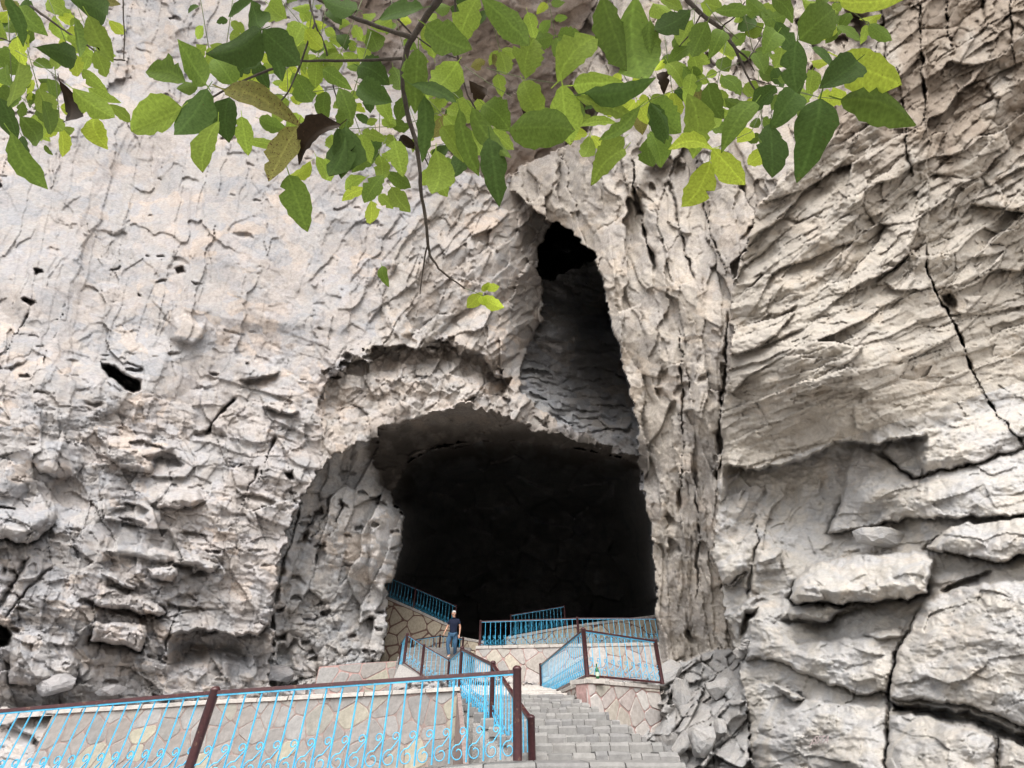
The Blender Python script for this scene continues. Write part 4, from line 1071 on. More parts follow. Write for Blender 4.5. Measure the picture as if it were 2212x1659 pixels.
def P5(x, y): return 1350 + x * .41396, 972 + y * .41396
x, y = P5(1358, 452); stone_thing('loose_slab', 'pale wedge shaped slab lying in the slot above the long bright boulder', 'stone', x, y + 3, 150, 40, 86, 'boulder', back=.15, ang=.03, flat=.7)
for i, (zx, zy, w_, h_, lb) in enumerate([(598, 1062, 30, 26, 'whitish fist sized stone at the foot of the small stone pile on the right'), (620, 1030, 26, 9, 'flat grey stone low in the small pile beside the big block'),
                                          (628, 1012, 22, 7, 'thin grey flake in the middle of the small stone pile'), (634, 995, 18, 6, 'topmost thin stone of the small pile beside the big block')]):
    x, y = P5(zx, zy); stone_thing('pile_stone', lb, 'stone', x, y, w_, h_, 90 + i, 'rubble', 'small stones piled in the rock joint', back=.3, ang=-.1)
def PR(x, y): return 1350 + x * .1537, 1404 + y * .1537
for i, (zx, zy, w_, h_, an, lb) in enumerate([
        (800, 640, 46, 74, .1, 'rounded pale boulder in the middle of the rock heap beside the right platform'),
        (1330, 520, 60, 34, -.35, 'dull wedge shaped rock at the upper right of the rock heap'),
        (560, 330, 92, 36, -.5, 'long tilted slab lying along the top left of the rock heap'),
        (640, 1290, 66, 52, -.3, 'smooth grey rock at the foot of the heap beside the steps'),
        (800, 1330, 60, 22, -.75, 'thin upright plate leaning among the lower rocks of the heap'),
        (1090, 1270, 62, 60, .1, 'blocky dark grey rock low in the heap'),
        (800, 1520, 44, 24, -.2, 'small rounded rock next to the lowest step'),
        (1340, 1080, 26, 34, .2, 'small pale upright rock against the tall joint of the heap')]):
    x, y = PR(zx, zy); stone_thing('heap_rock', lb, 'rock', x, y, w_, h_, 120 + i, 'rubble', 'rocks of the heap beside the steps', back=.2, ang=an)
for i, (sx, sy, w_, h_, lb) in enumerate([(120, 1478, 80, 40, 'dark sided wedge rock lying above the left end of the nearest railing'), (240, 1490, 62, 22, 'low flat rock on the ground above the nearest railing'), (600, 1455, 76, 34, 'pale rounded boulder at the foot of the grey columns')]):
    stone_thing('fallen_rock', lb, 'rock', sx, sy, w_, h_, 150 + i, 'cliff', 'fallen rocks along the left cliff foot', back=.3)

# ------------------------------------------------------------------ green bottle on the coping
bp_ = at_y(1291, 1463, 11.55); bz = cA.z + .002
bt = empty('bottle', (bp_.x, bp_.y, bz)); tag(bt, 'green glass bottle standing on the coping at the railing corner', 'bottle')
prof = [(0, .0), (.034, 0), (.036, .01), (.036, .15), (.033, .175), (.018, .205), (.0135, .225), (.013, .262), (.0155, .264), (.0155, .276), (0.001, .277)]
def lathe(name, prof, mat, k=12):
    V = [(r * math.cos(2 * PI * j / k), r * math.sin(2 * PI * j / k), z) for r, z in prof for j in range(k)]
    F = [(i * k + j, i * k + (j + 1) % k, (i + 1) * k + (j + 1) % k, (i + 1) * k + j) for i in range(len(prof) - 1) for j in range(k)]
    return mesh_from(name, V, F, [mat], True)
gm = plain_mat('green_glass', (.02, .22, .06), .06); gm.node_tree.nodes['Principled BSDF'].inputs['Transmission Weight'].default_value = .55
link('glass', lathe('glass', prof, gm), bt)
link('label', lathe('label', [(.0365, .045), (.0365, .12)], plain_mat('pale_label', (.45, .55, .42), .6)), bt)

# ------------------------------------------------------------------ faint painted letters on the lowest right block
def surf_p(px, py):
    return at_t(px, py, surf_t(px, py))
g0, g1, g2 = surf_p(1752, 1608), surf_p(1800, 1606), surf_p(1776, 1590)
tx_ = (g1 - g0).normalized(); nz_ = tx_.cross(g2 - g0).normalized(); ty_ = nz_.cross(tx_)
fc = bpy.data.curves.new('graffiti', 'FONT'); fc.body = 'JSSTA'; fc.size = (g1 - g0).length / 3.1; fc.extrude = .001
_tmp = bpy.data.objects.new('graffiti_outline', fc); COL.objects.link(_tmp); bpy.context.view_layer.update()
_gm = bpy.data.meshes.new_from_object(_tmp.evaluated_get(bpy.context.evaluated_depsgraph_get())); bpy.data.objects.remove(_tmp)
_gm.materials.clear(); go = link('graffiti', _gm); _gm.materials.append(plain_mat('faded_red_paint', (.36, .29, .285), .95, 0, .2))
go.rotation_euler = Matrix((tx_, ty_, nz_)).transposed().to_euler(); go.location = g0 + nz_ * .012 - (g0 - Vector(EYE)).normalized() * .02
tag(go, 'faint reddish painted letters on the lowest right hand block', 'graffiti')

# ------------------------------------------------------------------ the man on the stairs
def skin_obj(name, joints, bones, mat, parent, sub=2, loc=(0, 0, 0)):
    """joints: name -> (x, y, z, rx, ry); one continuous skinned surface"""
    names = list(joints); idx = {n: i for i, n in enumerate(names)}
    me = bpy.data.meshes.new(name)
    me.from_pydata([joints[n][:3] for n in names], [(idx[a], idx[b]) for a, b in bones], [])
    o = link(name, me, parent, loc, mat)
    sk = o.modifiers.new('skin', 'SKIN'); sk.use_smooth_shade = True; sk.branch_smoothing = .4
    lay = me.skin_vertices[0].data if me.skin_vertices else None
    if lay is None:
        bm = bmesh.new(); bm.from_mesh(me); bm.verts.layers.skin.verify(); bm.to_mesh(me); bm.free(); lay = me.skin_vertices[0].data
    for i, n in enumerate(names):
        j = joints[n]; lay[i].radius = (j[3], j[4]); lay[i].use_root = (i == 0)
    ss = o.modifiers.new('sub', 'SUBSURF'); ss.levels = sub; ss.render_levels = sub
    return o

SKIN = plain_mat('skin', (.50, .28, .19), .55, 0, .08, .35)
NAVY = plain_mat('navy_cotton', (.012, .016, .035), .85, 0, .15, .2, 30, .2)
DENIM = plain_mat('blue_denim', (.045, .095, .16), .9, 0, .25, .2, 40, .3)
SHOE = plain_mat('white_shoe', (.45, .44, .43), .6, 0, .1)
HAIR = plain_mat('white_hair', (.55, .53, .50), .8, 0, .2, .2, 60, .4)
DARKM = plain_mat('dark_hair', (.03, .022, .02), .7)
EYEM = plain_mat('eye_white', (.5, .48, .46), .3)

feet = at_y(*ZB(1012, 1118), 21.0)
man = empty('person', (feet.x, feet.y, feet.z)); man.rotation_euler.z = math.radians(-9)
tag(man, 'man with white hair in a navy polo shirt and blue jeans, walking down the steps', 'person')
J = {  # facing -Y; his right side is -X
    'pelvis': (0, .02, .93, .15, .11), 'belly': (.005, .01, 1.08, .11, .085), 'chest': (.01, .015, 1.28, .09, .06), 'neckb': (.005, -.005, 1.46, .052, .052), 'neck': (-.01, -.03, 1.53, .056, .058),
    'jaw': (-.02, -.055, 1.585, .062, .072), 'head': (-.02, -.035, 1.655, .079, .094), 'crown': (-.02, -.02, 1.715, .066, .08),
    'shR': (-.17, .0, 1.41, .05, .048), 'elR': (-.27, .03, 1.15, .044, .044), 'wrR': (-.345, -.09, .93, .030, .026), 'paR': (-.365, -.12, .86, .036, .022),
    'shL': (.19, .0, 1.41, .05, .048), 'elL': (.275, .05, 1.14, .044, .044), 'wrL': (.275, .0, .89, .030, .026), 'paL': (.268, -.03, .82, .036, .022),
    'hipR': (-.10, .0, .86, .095, .10), 'knR': (-.165, -.13, .50, .062, .065), 'anR': (-.06, -.10, .12, .042, .045), 'toR': (-.085, -.25, .055, .04, .035),
    'hipL': (.10, .03, .86, .095, .10), 'knL': (.13, -.02, .49, .062, .065), 'anL': (.085, .19, .16, .042, .045), 'toL': (.09, .08, .04, .04, .035),
}
B = [('pelvis', 'belly'), ('belly', 'chest'), ('chest', 'neckb'), ('neckb', 'neck'), ('neck', 'jaw'), ('jaw', 'head'), ('head', 'crown'),
     ('chest', 'shR'), ('shR', 'elR'), ('elR', 'wrR'), ('wrR', 'paR'), ('chest', 'shL'), ('shL', 'elL'), ('elL', 'wrL'), ('wrL', 'paL'),
     ('pelvis', 'hipR'), ('hipR', 'knR'), ('knR', 'anR'), ('anR', 'toR'), ('pelvis', 'hipL'), ('hipL', 'knL'), ('knL', 'anL'), ('anL', 'toL')]
for side, s, pa in (('R', -1, J['paR']), ('L', 1, J['paL'])):
    for k, (dx, ln, yy) in enumerate(((-.026, .066, -.004), (-.009, .076, -.01), (.009, .072, -.008), (.025, .056, -.002))):
        a, b, c = f'f{k}a{side}', f'f{k}b{side}', f'f{k}c{side}'
        J[a] = (pa[0] + dx * .9, pa[1] - .008 + yy, pa[2] - .028, .0095, .0095)
        J[b] = (pa[0] + dx, pa[1] - .018 + yy, pa[2] - .028 - ln * .55, .009, .009)
        J[c] = (pa[0] + dx, pa[1] - .006 + yy, pa[2] - .028 - ln, .008, .008)
        B += [('pa' + side, a), (a, b), (b, c)]
    J['t1' + side] = (pa[0] - s * .03, pa[1] - .03, pa[2] + .005, .011, .011); J['t2' + side] = (pa[0] - s * .04, pa[1] - .05, pa[2] - .035, .009, .009)
    B += [('pa' + side, 't1' + side), ('t1' + side, 't2' + side)]
skin_obj('body', J, B, SKIN, man)
G = 1.16
def grow(ks, dr=.014): return {k: (*J[k][:3], J[k][3] + dr, J[k][4] + dr) for k in ks}
S_ = grow(('belly', 'pelvis', 'chest', 'neckb', 'shR', 'shL'), .022)
S_['chest'] = (.01, .0, 1.30, .20, .155); S_['shR'] = (-.165, .0, 1.415, .088, .09); S_['shL'] = (.185, .0, 1.415, .088, .09); S_['belly'] = (.005, -.005, 1.08, .185, .16)
S_['pelvis'] = (0, .01, .90, .172, .132); S_['neckb'] = (.003, -.012, 1.465, .11, .105)
S_['slR'] = (-.235, .018, 1.235, .068, .066); S_['slL'] = (.245, .032, 1.235, .068, .066)
shirt = skin_obj('shirt', S_, [('belly', 'pelvis'), ('belly', 'chest'), ('chest', 'neckb'), ('chest', 'shR'), ('chest', 'shL'), ('shR', 'slR'), ('shL', 'slL')], NAVY, man)
Tz = grow(('pelvis', 'hipR', 'knR', 'anR', 'hipL', 'knL', 'anL'), .018)
Tz['anR'] = (*J['anR'][:3], .064, .068); Tz['anL'] = (*J['anL'][:3], .064, .068); Tz['pelvis'] = (0, .015, .94, .165, .125)
skin_obj('trousers', Tz, [('pelvis', 'hipR'), ('hipR', 'knR'), ('knR', 'anR'), ('pelvis', 'hipL'), ('hipL', 'knL'), ('knL', 'anL')], DENIM, man)
for sd_, an, to in (('R', J['anR'], J['toR']), ('L', J['anL'], J['toL'])):
    skin_obj('shoe', {'h': (an[0], an[1] + .03, an[2] - .06, .05, .048), 'm': ((an[0] + to[0]) / 2, (an[1] + to[1]) / 2, (an[2] + to[2]) / 2 - .03, .052, .044), 't': (to[0], to[1] - .01, to[2], .046, .036)}, [('h', 'm'), ('m', 't')], SHOE, man)
def ball(name, c, r, mat, parent, seg=10):
    bm = bmesh.new(); bmesh.ops.create_uvsphere(bm, u_segments=seg, v_segments=seg - 2, radius=1.0)
    for v in bm.verts: v.co = Vector((v.co.x * r[0], v.co.y * r[1], v.co.z * r[2]))
    me = bpy.data.meshes.new(name); bm.to_mesh(me); bm.free(); me.polygons.foreach_set('use_smooth', [True] * len(me.polygons)); me.materials.append(mat)
    return link(name, me, parent, c)
hx, hy, hz = -.02, -.035, 1.655
ball('hair', (hx, hy + .028, hz + .052), (.088, .098, .066), HAIR, man, 14)
ball('nose', (hx - .004, hy - .098, hz - .018), (.015, .024, .024), SKIN, man)
for s in (-1, 1):
    ball('ear', (hx + s * .080, hy + .012, hz - .012), (.012, .02, .03), SKIN, man)
    ball('eye', (hx + s * .031, hy - .082, hz + .010), (.014, .009, .009), EYEM, man)
    ball('eyebrow', (hx + s * .031, hy - .086, hz + .03), (.022, .008, .006), DARKM, man)
ball('moustache', (hx - .003, hy - .092, hz - .05), (.026, .012, .009), DARKM, man)
ball('mouth', (hx - .003, hy - .088, hz - .066), (.02, .009, .005), plain_mat('lips', (.28, .11, .09), .5), man)
ball('collar', (.0, -.03, 1.485), (.074, .074, .022), NAVY, man)
ph = link('phone', mesh_from('phone', *[(lambda V, F: (V, F))(*beam((-.40, -.17, .80), (-.33, -.19, .775), .012, .07))][0], [plain_mat('black_plastic', (.01, .01, .011), .4)]))
ph.matrix_world = man.matrix_world.copy(); ph.location = man.location; ph.rotation_euler = man.rotation_euler
tag(ph, 'small dark object held low in the right hand of the man', 'phone')

# ------------------------------------------------------------------ the walnut tree above the viewer
def leaf_mat(name, col, trans, var=.25, spots=None):
    m = bpy.data.materials.new(name); m.use_nodes = True
    t = m.node_tree; N = t.nodes; L = t.links
    for n in list(N): N.remove(n)
    out = N.new('ShaderNodeOutputMaterial'); b = N.new('ShaderNodeBsdfPrincipled'); tr = N.new('ShaderNodeBsdfTranslucent'); mix = N.new('ShaderNodeMixShader')
    b.inputs['Roughness'].default_value = .75; b.inputs['Specular IOR Level'].default_value = .12
    tc = N.new('ShaderNodeTexCoord'); n = N.new('ShaderNodeTexNoise'); n.inputs['Scale'].default_value = 22; n.inputs['Detail'].default_value = 5
    L.new(tc.outputs['Object'], n.inputs['Vector'])
    uv = N.new('ShaderNodeUVMap'); sep = N.new('ShaderNodeSeparateXYZ'); L.new(uv.outputs[0], sep.inputs[0])
    # pinnate veins: slanted stripes out from the midrib
    ab = N.new('ShaderNodeMath'); ab.operation = 'ABSOLUTE'; L.new(sep.outputs['X'], ab.inputs[0])
    m1 = N.new('ShaderNodeMath'); m1.operation = 'MULTIPLY_ADD'; m1.inputs[1].default_value = -.55; L.new(ab.outputs[0], m1.inputs[0]); L.new(sep.outputs['Y'], m1.inputs[2])
    m2 = N.new('ShaderNodeMath'); m2.operation = 'MULTIPLY'; m2.inputs[1].default_value = 75; L.new(m1.outputs[0], m2.inputs[0])
    m3 = N.new('ShaderNodeMath'); m3.operation = 'SINE'; L.new(m2.outputs[0], m3.inputs[0])
    m4 = N.new('ShaderNodeMapRange'); m4.inputs['From Min'].default_value = .75; m4.inputs['From Max'].default_value = 1; m4.inputs['To Min'].default_value = 1; m4.inputs['To Max'].default_value = 1.10
    L.new(m3.outputs[0], m4.inputs['Value'])
    m5 = N.new('ShaderNodeMapRange'); m5.inputs['From Min'].default_value = .0; m5.inputs['From Max'].default_value = .03; m5.inputs['To Min'].default_value = 1.3; m5.inputs['To Max'].default_value = 1
    L.new(ab.outputs[0], m5.inputs['Value'])
    oi = N.new('ShaderNodeObjectInfo')
    mo = N.new('ShaderNodeMapRange'); mo.inputs['To Min'].default_value = 1 - var; mo.inputs['To Max'].default_value = 1 + var; L.new(oi.outputs['Random'], mo.inputs['Value'])
    mn = N.new('ShaderNodeMapRange'); mn.inputs['From Min'].default_value = .3; mn.inputs['From Max'].default_value = .7; mn.inputs['To Min'].default_value = .8; mn.inputs['To Max'].default_value = 1.2; L.new(n.outputs['Fac'], mn.inputs['Value'])
    k = mo.outputs[0]
    for o_ in (mn.outputs[0], m4.outputs[0], m5.outputs[0]):
        mm = N.new('ShaderNodeMath'); mm.operation = 'MULTIPLY'; L.new(k, mm.inputs[0]); L.new(o_, mm.inputs[1]); k = mm.outputs[0]
    mx = N.new('ShaderNodeMix'); mx.data_type = 'RGBA'; mx.blend_type = 'MULTIPLY'; mx.inputs[0].default_value = 1
    mx.inputs[6].default_value = (*col, 1); L.new(k, mx.inputs[7]); c = mx.outputs[2]
    # blight: brown tips and a few brown spots
    ns = N.new('ShaderNodeTexNoise'); ns.inputs['Scale'].default_value = 38; ns.inputs['Detail'].default_value = 3
    va = N.new('ShaderNodeVectorMath'); va.operation = 'ADD'; cb = N.new('ShaderNodeCombineXYZ'); mu = N.new('ShaderNodeMath'); mu.operation = 'MULTIPLY'; mu.inputs[1].default_value = 37
    L.new(oi.outputs['Random'], mu.inputs[0]); L.new(mu.outputs[0], cb.inputs[0]); L.new(tc.outputs['Object'], va.inputs[0]); L.new(cb.outputs[0], va.inputs[1]); L.new(va.outputs[0], ns.inputs['Vector'])
    tipm = N.new('ShaderNodeMapRange'); tipm.inputs['From Min'].default_value = .85; tipm.inputs['From Max'].default_value = 1.02; tipm.inputs['To Max'].default_value = .16; L.new(sep.outputs['Y'], tipm.inputs['Value'])
    ad = N.new('ShaderNodeMath'); ad.operation = 'ADD'; L.new(ns.outputs['Fac'], ad.inputs[0]); L.new(tipm.outputs[0], ad.inputs[1])
    sp = N.new('ShaderNodeValToRGB'); p0 = spots or .70; sp.color_ramp.elements[0].position = p0; sp.color_ramp.elements[1].position = p0 + .05; L.new(ad.outputs[0], sp.inputs['Fac'])
    m6 = N.new('ShaderNodeMix'); m6.data_type = 'RGBA'; m6.inputs[7].default_value = (.09, .05, .02, 1); L.new(sp.outputs[0], m6.inputs[0]); L.new(c, m6.inputs[6]); c = m6.outputs[2]
    L.new(c, b.inputs['Base Color']); L.new(c, tr.inputs['Color'])
    mix.inputs[0].default_value = trans; L.new(b.outputs[0], mix.inputs[1]); L.new(tr.outputs[0], mix.inputs[2]); L.new(mix.outputs[0], out.inputs['Surface'])
    return m

LM = {'d': leaf_mat('dark_leaf', (.060, .105, .024), .35), 'm': leaf_mat('green_leaf', (.13, .20, .036), .5), 'l': leaf_mat('light_leaf', (.25, .345, .055), .6),
      'y': leaf_mat('yellow_green_leaf', (.43, .53, .065), .65), 'b': leaf_mat('blighted_leaf', (.17, .165, .045), .4, .2, .60), 'k': leaf_mat('withered_leaf', (.03, .02, .012), .1)}
BARK = rock_mat('walnut_bark', [(.055, .045, .038), (.10, .085, .072), (.035, .03, .026)], 9, .3, .5)
STEM = plain_mat('green_stem', (.10, .13, .04), .6, 0, .2)

_lm = {}
def leaf_mesh(tone, wr, var):
    """one leaflet, unit length along +Y, folded at the midrib, with an uneven edge"""
    key = (tone, wr, var)
    if key in _lm: return _lm[key]
    rng = random.Random(var * 7 + int(wr * 100)); n = 12
    fold = rng.uniform(.02, .55) ; arch = rng.uniform(-.2, .4); curl = rng.uniform(-.25, .55); pk = rng.uniform(.66, 1.12); bend = rng.uniform(-.10, .10); bites = [(rng.randint(3, 9), rng.choice((-1, 1)), rng.uniform(.45, .8)) for _ in range(rng.choice((0, 0, 1, 2)))]
    if tone == 'k': fold, arch, curl = .8, .4, .7
    V, F, UV = [], [], []
    for i in range(n + 1):
        t = i / n
        wv = max(0.0, math.sin(PI * min(1, t ** pk))) ** .72 * wr / 2 * (1 + rng.uniform(-.07, .07))
        if t > .86: wv *= 1 - .25 * (t - .86) / .14
        if i == 0: wv = .012
        if i == n: wv = .006
        z0 = arch * (t * (1 - t)) * 1.6 - curl * t * t * .5
        wob = rng.uniform(-.012, .012)
        for s, q in ((-1, 1), (-1, .55), (0, 0), (1, .55), (1, 1)):
            ww = wv * (1 + rng.uniform(-.09, .09)) if q == 1 else wv
            for bi, bs, bf in bites:
                if q == 1 and bi == i and bs == s: ww *= bf
            V.append((s * ww * q + wob * .6 + bend * 4 * t * (1 - t), t + (rng.uniform(-.012, .012) if q == 1 else 0), z0 + fold * ww * q * (1.0 if q < 1 else .8) + (rng.uniform(-.012, .012) if q == 1 else 0)))
            UV.append((s * q * wv, t))
    for i in range(n):
        for j in range(4): F.append((i * 5 + j, i * 5 + j + 1, (i + 1) * 5 + j + 1, (i + 1) * 5 + j))
    k = len(V)
    V += [(-.008, -.16, .03), (.008, -.16, .03), (.010, .02, 0), (-.010, .02, 0)]; UV += [(0, 0)] * 4; F.append((k, k + 1, k + 2, k + 3))
    me = mesh_from('leaf', V, F, [LM[tone]], True)
    ul = me.uv_layers.new(name='UVMap')
    for lp in me.loops: ul.data[lp.index].uv = UV[lp.vertex_index]
    _lm[key] = me
    return me

tree = empty('walnut_tree', (1.6, -2.2, 0)); tag(tree, 'walnut tree whose leafy branches hang across the top of the view', 'tree')
TO = Vector((1.6, -2.2, 0))
V, F = tube([Vector(p) - TO for p in ((1.6, -2.2, -.1), (1.62, -2.15, .6), (1.5, -2.05, 1.8), (1.3, -1.8, 3.2), (1.0, -1.2, 4.4))], [.27, .2, .17, .13, .09], 12)
link('trunk', mesh_from('trunk', V, F, [BARK], True), tree)
V, F = tube([Vector(p) - TO for p in ((1.0, -1.2, 4.4), (.6, -.5, 4.9), (.1, .1, 4.6), (-.2, .45, 4.2))], [.09, .06, .045, .03], 10)
link('limb', mesh_from('limb', V, F, [BARK], True), tree)
V, F = tube([Vector(p) - TO for p in ((1.3, -1.8, 3.2), (1.2, -.9, 4.3), (1.0, -.2, 4.5), (.75, .35, 4.2))], [.08, .05, .035, .022], 10)
link('limb', mesh_from('limb', V, F, [BARK], True), tree)
V, F = tube([Vector(p) - TO for p in ((.6, -.5, 4.9), (-.8, -.3, 4.8), (-1.6, .2, 4.2)) ], [.05, .035, .02], 10)
link('limb', mesh_from('limb', V, F, [BARK], True), tree)

def L4(x, y): return x * .3418, y * .3418
def L5(x, y): return 702 + x * .3418, y * .3418
def L6(x, y): return 1404 + x * .3652, y * .3652
BR = [  # points on the measuring sheet, distance range, radius in sheet pixels
    ([L5(760, -160), L5(720, 0), L5(650, 90), L5(580, 200), L5(520, 300), L5(490, 450), L5(500, 600), L5(530, 760), L5(580, 900), L5(600, 1100), L5(610, 1250), L5(640, 1400), L5(652, 1540), (928, 552), (948, 580), (975, 602), (1004, 624)], (1.7, 2.1), (15, 3)),
    ([L5(652, 1540), (917, 560), (912, 595), (908, 636)], (2.0, 2.1), (4, 2)),
    ([L5(-160, -60), L5(0, 20), L5(200, 120), L5(400, 190), L5(540, 235)], (1.7, 1.72), (6, 10)),
    ([L5(490, 370), L5(200, 385), L5(0, 385), L4(1900, 385), L4(1700, 440), L4(1500, 530), L4(1400, 580), L4(1250, 680), L4(1190, 730), L4(1180, 790)], (1.74, 1.5), (6, 2.6)),
    ([L4(1940, -60), L4(1960, 20), L4(1990, 150), L4(1900, 400), L4(1830, 570), L4(1740, 680)], (1.7, 1.6), (5.5, 2.6)),
    ([L4(1990, 150), L4(2050, 280), L4(2080, 400), L4(2110, 560), L4(2150, 690)], (1.7, 1.9), (4, 2.4)),
    ([L5(380, 70), L5(430, 90), L5(540, 210), L5(700, 320), L5(860, 380)], (1.72, 1.9), (4.6, 2)),
    ([L5(830, -80), L5(825, 0), L5(820, 250), L5(850, 420), L5(900, 600), L5(950, 690)], (1.6, 1.8), (5, 3)),
    ([L5(570, 880), L5(640, 1020), L5(680, 1100)], (1.82, 1.9), (4, 2)),
    ([L4(200, 40), L4(290, 110), L4(420, 200), L4(600, 320), L4(710, 375), L4(790, 380)], (1.9, 1.9), (5.5, 2.8)),
    ([L4(780, -40), L4(785, 200), L4(785, 375)], (1.9, 1.9), (2.6, 2)),
    ([L6(180, -70), L6(220, 0), L6(300, 80), L6(420, 170), L6(500, 280), L6(540, 370), L6(580, 460), L6(640, 570)], (1.7, 1.75), (10, 2.6)),
    ([L6(500, 280), L6(580, 350), L6(620, 420)], (1.72, 1.8), (4.4, 2)), ([L6(420, 165), L6(500, 100), L6(560, 10)], (1.72, 1.6), (4, 2.2)),
    ([L6(300, 85), L6(240, 200), L6(170, 280)], (1.7, 1.8), (3.6, 2)), ([L6(590, 340), L6(640, 250), L6(690, 180)], (1.75, 1.8), (2.6, 1.6)), ([L6(580, 460), L6(720, 500)], (1.75, 1.7), (2.4, 1.5)),
    ([L4(0, 240), L4(60, 260), L4(130, 270)], (1.8, 1.8), (3, 2)),
]
STEMS = [([L5(640, 930), L5(800, 900), L5(1020, 860)], 1.8), ([L5(540, 775), L5(700, 720), L5(840, 660)], 1.8), ([L5(0, 825), L5(150, 815), L5(400, 800)], 1.8), ([L5(1020, 430), L5(1280, 500), L5(1570, 542)], 1.6), ([L5(880, 420), L5(1040, 530), L5(1180, 610)], 1.75),
         ([L6(0, 590), L6(260, 490), L6(530, 370)], 1.75), ([L6(1140, 588), L6(1000, 575), L6(820, 535)], 1.5), ([L6(1000, 575), L6(840, 530), L6(700, 500)], 1.6), ([L4(1500, 575), L4(1300, 540), L4(1180, 520)], 1.5), ([L4(1180, 748), L4(1300, 745), L4(1460, 738)], 1.5),
         ([L5(390, 870), L5(340, 960), L5(310, 1010)], 1.9), ([(1000, 622), (1020, 628), (1045, 640)], 2.1), ([L4(100, 320), L4(240, 400), L4(370, 490)], 1.7), ([L6(360, 880), L6(350, 940), L6(365, 1000)], 1.7), ([L6(330, 20), L6(400, 120), L6(520, 230)], 1.7), ([L4(1700, 600), L4(1900, 590), L4(2212, 550)], 1.8),
         ([L6(560, 130), L6(700, 180), L6(860, 240)], 1.7), ([L5(2050, 640), L5(1900, 740), L5(1750, 860)], 1.75), ([L6(700, 560), L6(600, 780), L6(400, 870)], 1.75)]
branch_objs = []
for pts, (ta, tb), (ra, rb) in BR:
    n = len(pts); P, R_ = [], []
    # a finer, slightly kinked line
    fine = []
    for i in range(n - 1):
        for k in range(3): fine.append(((pts[i][0] * (3 - k) + pts[i + 1][0] * k) / 3, (pts[i][1] * (3 - k) + pts[i + 1][1] * k) / 3))
    fine.append(pts[-1]); rb_ = random.Random(int(pts[0][0] * 13))
    for i, (x, y) in enumerate(fine):
        f = i / (len(fine) - 1); t = ta + (tb - ta) * f
        P.append(at_t(x + rb_.uniform(-1, 1), y + rb_.uniform(-1, 1), t + rb_.uniform(-.012, .012))); R_.append((ra + (rb - ra) * f) / 2 * t / FPX * rb_.uniform(.92, 1.14))
    org = P[0]
    V, F = tube([p - org for p in P], R_, 8)
    branch_objs.append((link('branch', mesh_from('branch', V, F, [BARK], True), tree, org - TO), P))
for pts, t in STEMS:
    P = [at_t(x, y, t) for x, y in pts]
    # sag between the ends
    V, F = tube([p - P[0] for p in P], [1.5 / 2 * t / FPX] * len(P), 5)
    bo = min(branch_objs, key=lambda b: min((q - P[0]).length for q in b[1]))[0]
    link('stem', mesh_from('stem', V, F, [STEM], True), bo, P[0] - TO - bo.location)

LV = []
def lv(Z, *rows):
    for r in rows:
        LV.append((Z(r[0], r[1]), Z(r[2], r[3]), r[4] * (.3652 if Z is L6 else .3418), r[5]))
lv(L4, (130,40,290,210,110,'m'), (40,-20,75,230,80,'d'), (430,-20,690,130,140,'d'), (560,100,700,380,110,'l'), (470,110,570,390,90,'m'), (690,130,770,210,60,'y'), (-20,330,120,420,170,'m'), (120,400,220,745,200,'l'), (230,300,480,390,130,'d'), (300,500,330,650,100,'m'),
   (375,510,450,810,80,'k'), (460,560,690,740,140,'l'), (680,660,790,750,60,'l'), (600,740,710,960,110,'y'), (270,640,390,870,120,'m'), (0,620,60,860,120,'d'), (70,840,210,1150,120,'m'), (140,860,220,1030,90,'d'), (130,740,270,940,110,'m'), (280,920,335,980,30,'m'), (40,420,110,560,100,'m'),
   (1170,520,800,350,150,'m'), (1300,530,1120,235,170,'m'), (1480,540,1350,360,140,'m'), (1650,190,1320,330,190,'d'), (1600,0,1390,30,100,'d'), (1640,180,1560,-30,160,'d'), (1660,190,1885,390,160,'d'), (1640,330,1490,480,170,'d'), (1650,480,1540,590,100,'m'), (1250,530,1150,590,90,'m'), (1310,560,1160,880,190,'d'),
   (1150,680,790,780,190,'l'), (1380,770,1330,1110,160,'l'), (1450,620,1440,880,140,'d'), (1530,740,1540,950,90,'l'), (1420,570,1870,770,115,'b'), (1880,800,1740,1165,195,'b'), (2150,790,1870,990,110,'k'), (1830,1110,1930,1440,165,'m'), (1570,890,1740,910,70,'l'), (1960,1020,1840,1125,80,'y'), (2000,990,2090,1150,80,'l'),
   (1850,460,1960,630,130,'m'), (1700,30,1840,160,140,'l'), (1910,150,1850,340,110,'l'), (1890,50,1960,130,110,'l'), (2060,580,2050,750,90,'m'), (2040,440,2200,530,80,'m'), (1700,560,1640,390,80,'d'), (2130,810,2160,1130,150,'d'), (1830,640,1700,690,90,'l'), (1640,750,1790,800,90,'m'), (1700,250,1760,480,90,'d'),
   (0,0,110,60,90,'b'), (300,0,420,80,120,'l'), (100,80,30,200,120,'m'), (200,180,110,290,100,'m'), (-30,150,60,260,110,'l'), (330,330,430,470,90,'l'), (0,520,110,600,120,'m'), (430,220,530,330,70,'l'), (150,560,30,700,110,'m'), (240,560,320,740,100,'l'), (520,450,640,560,70,'l'), (560,560,730,620,60,'l'), (230,780,290,880,80,'l'), (20,80,0,180,90,'d'), (160,0,220,120,80,'d'), (330,120,420,240,80,'l'), (600,0,740,20,60,'b'))
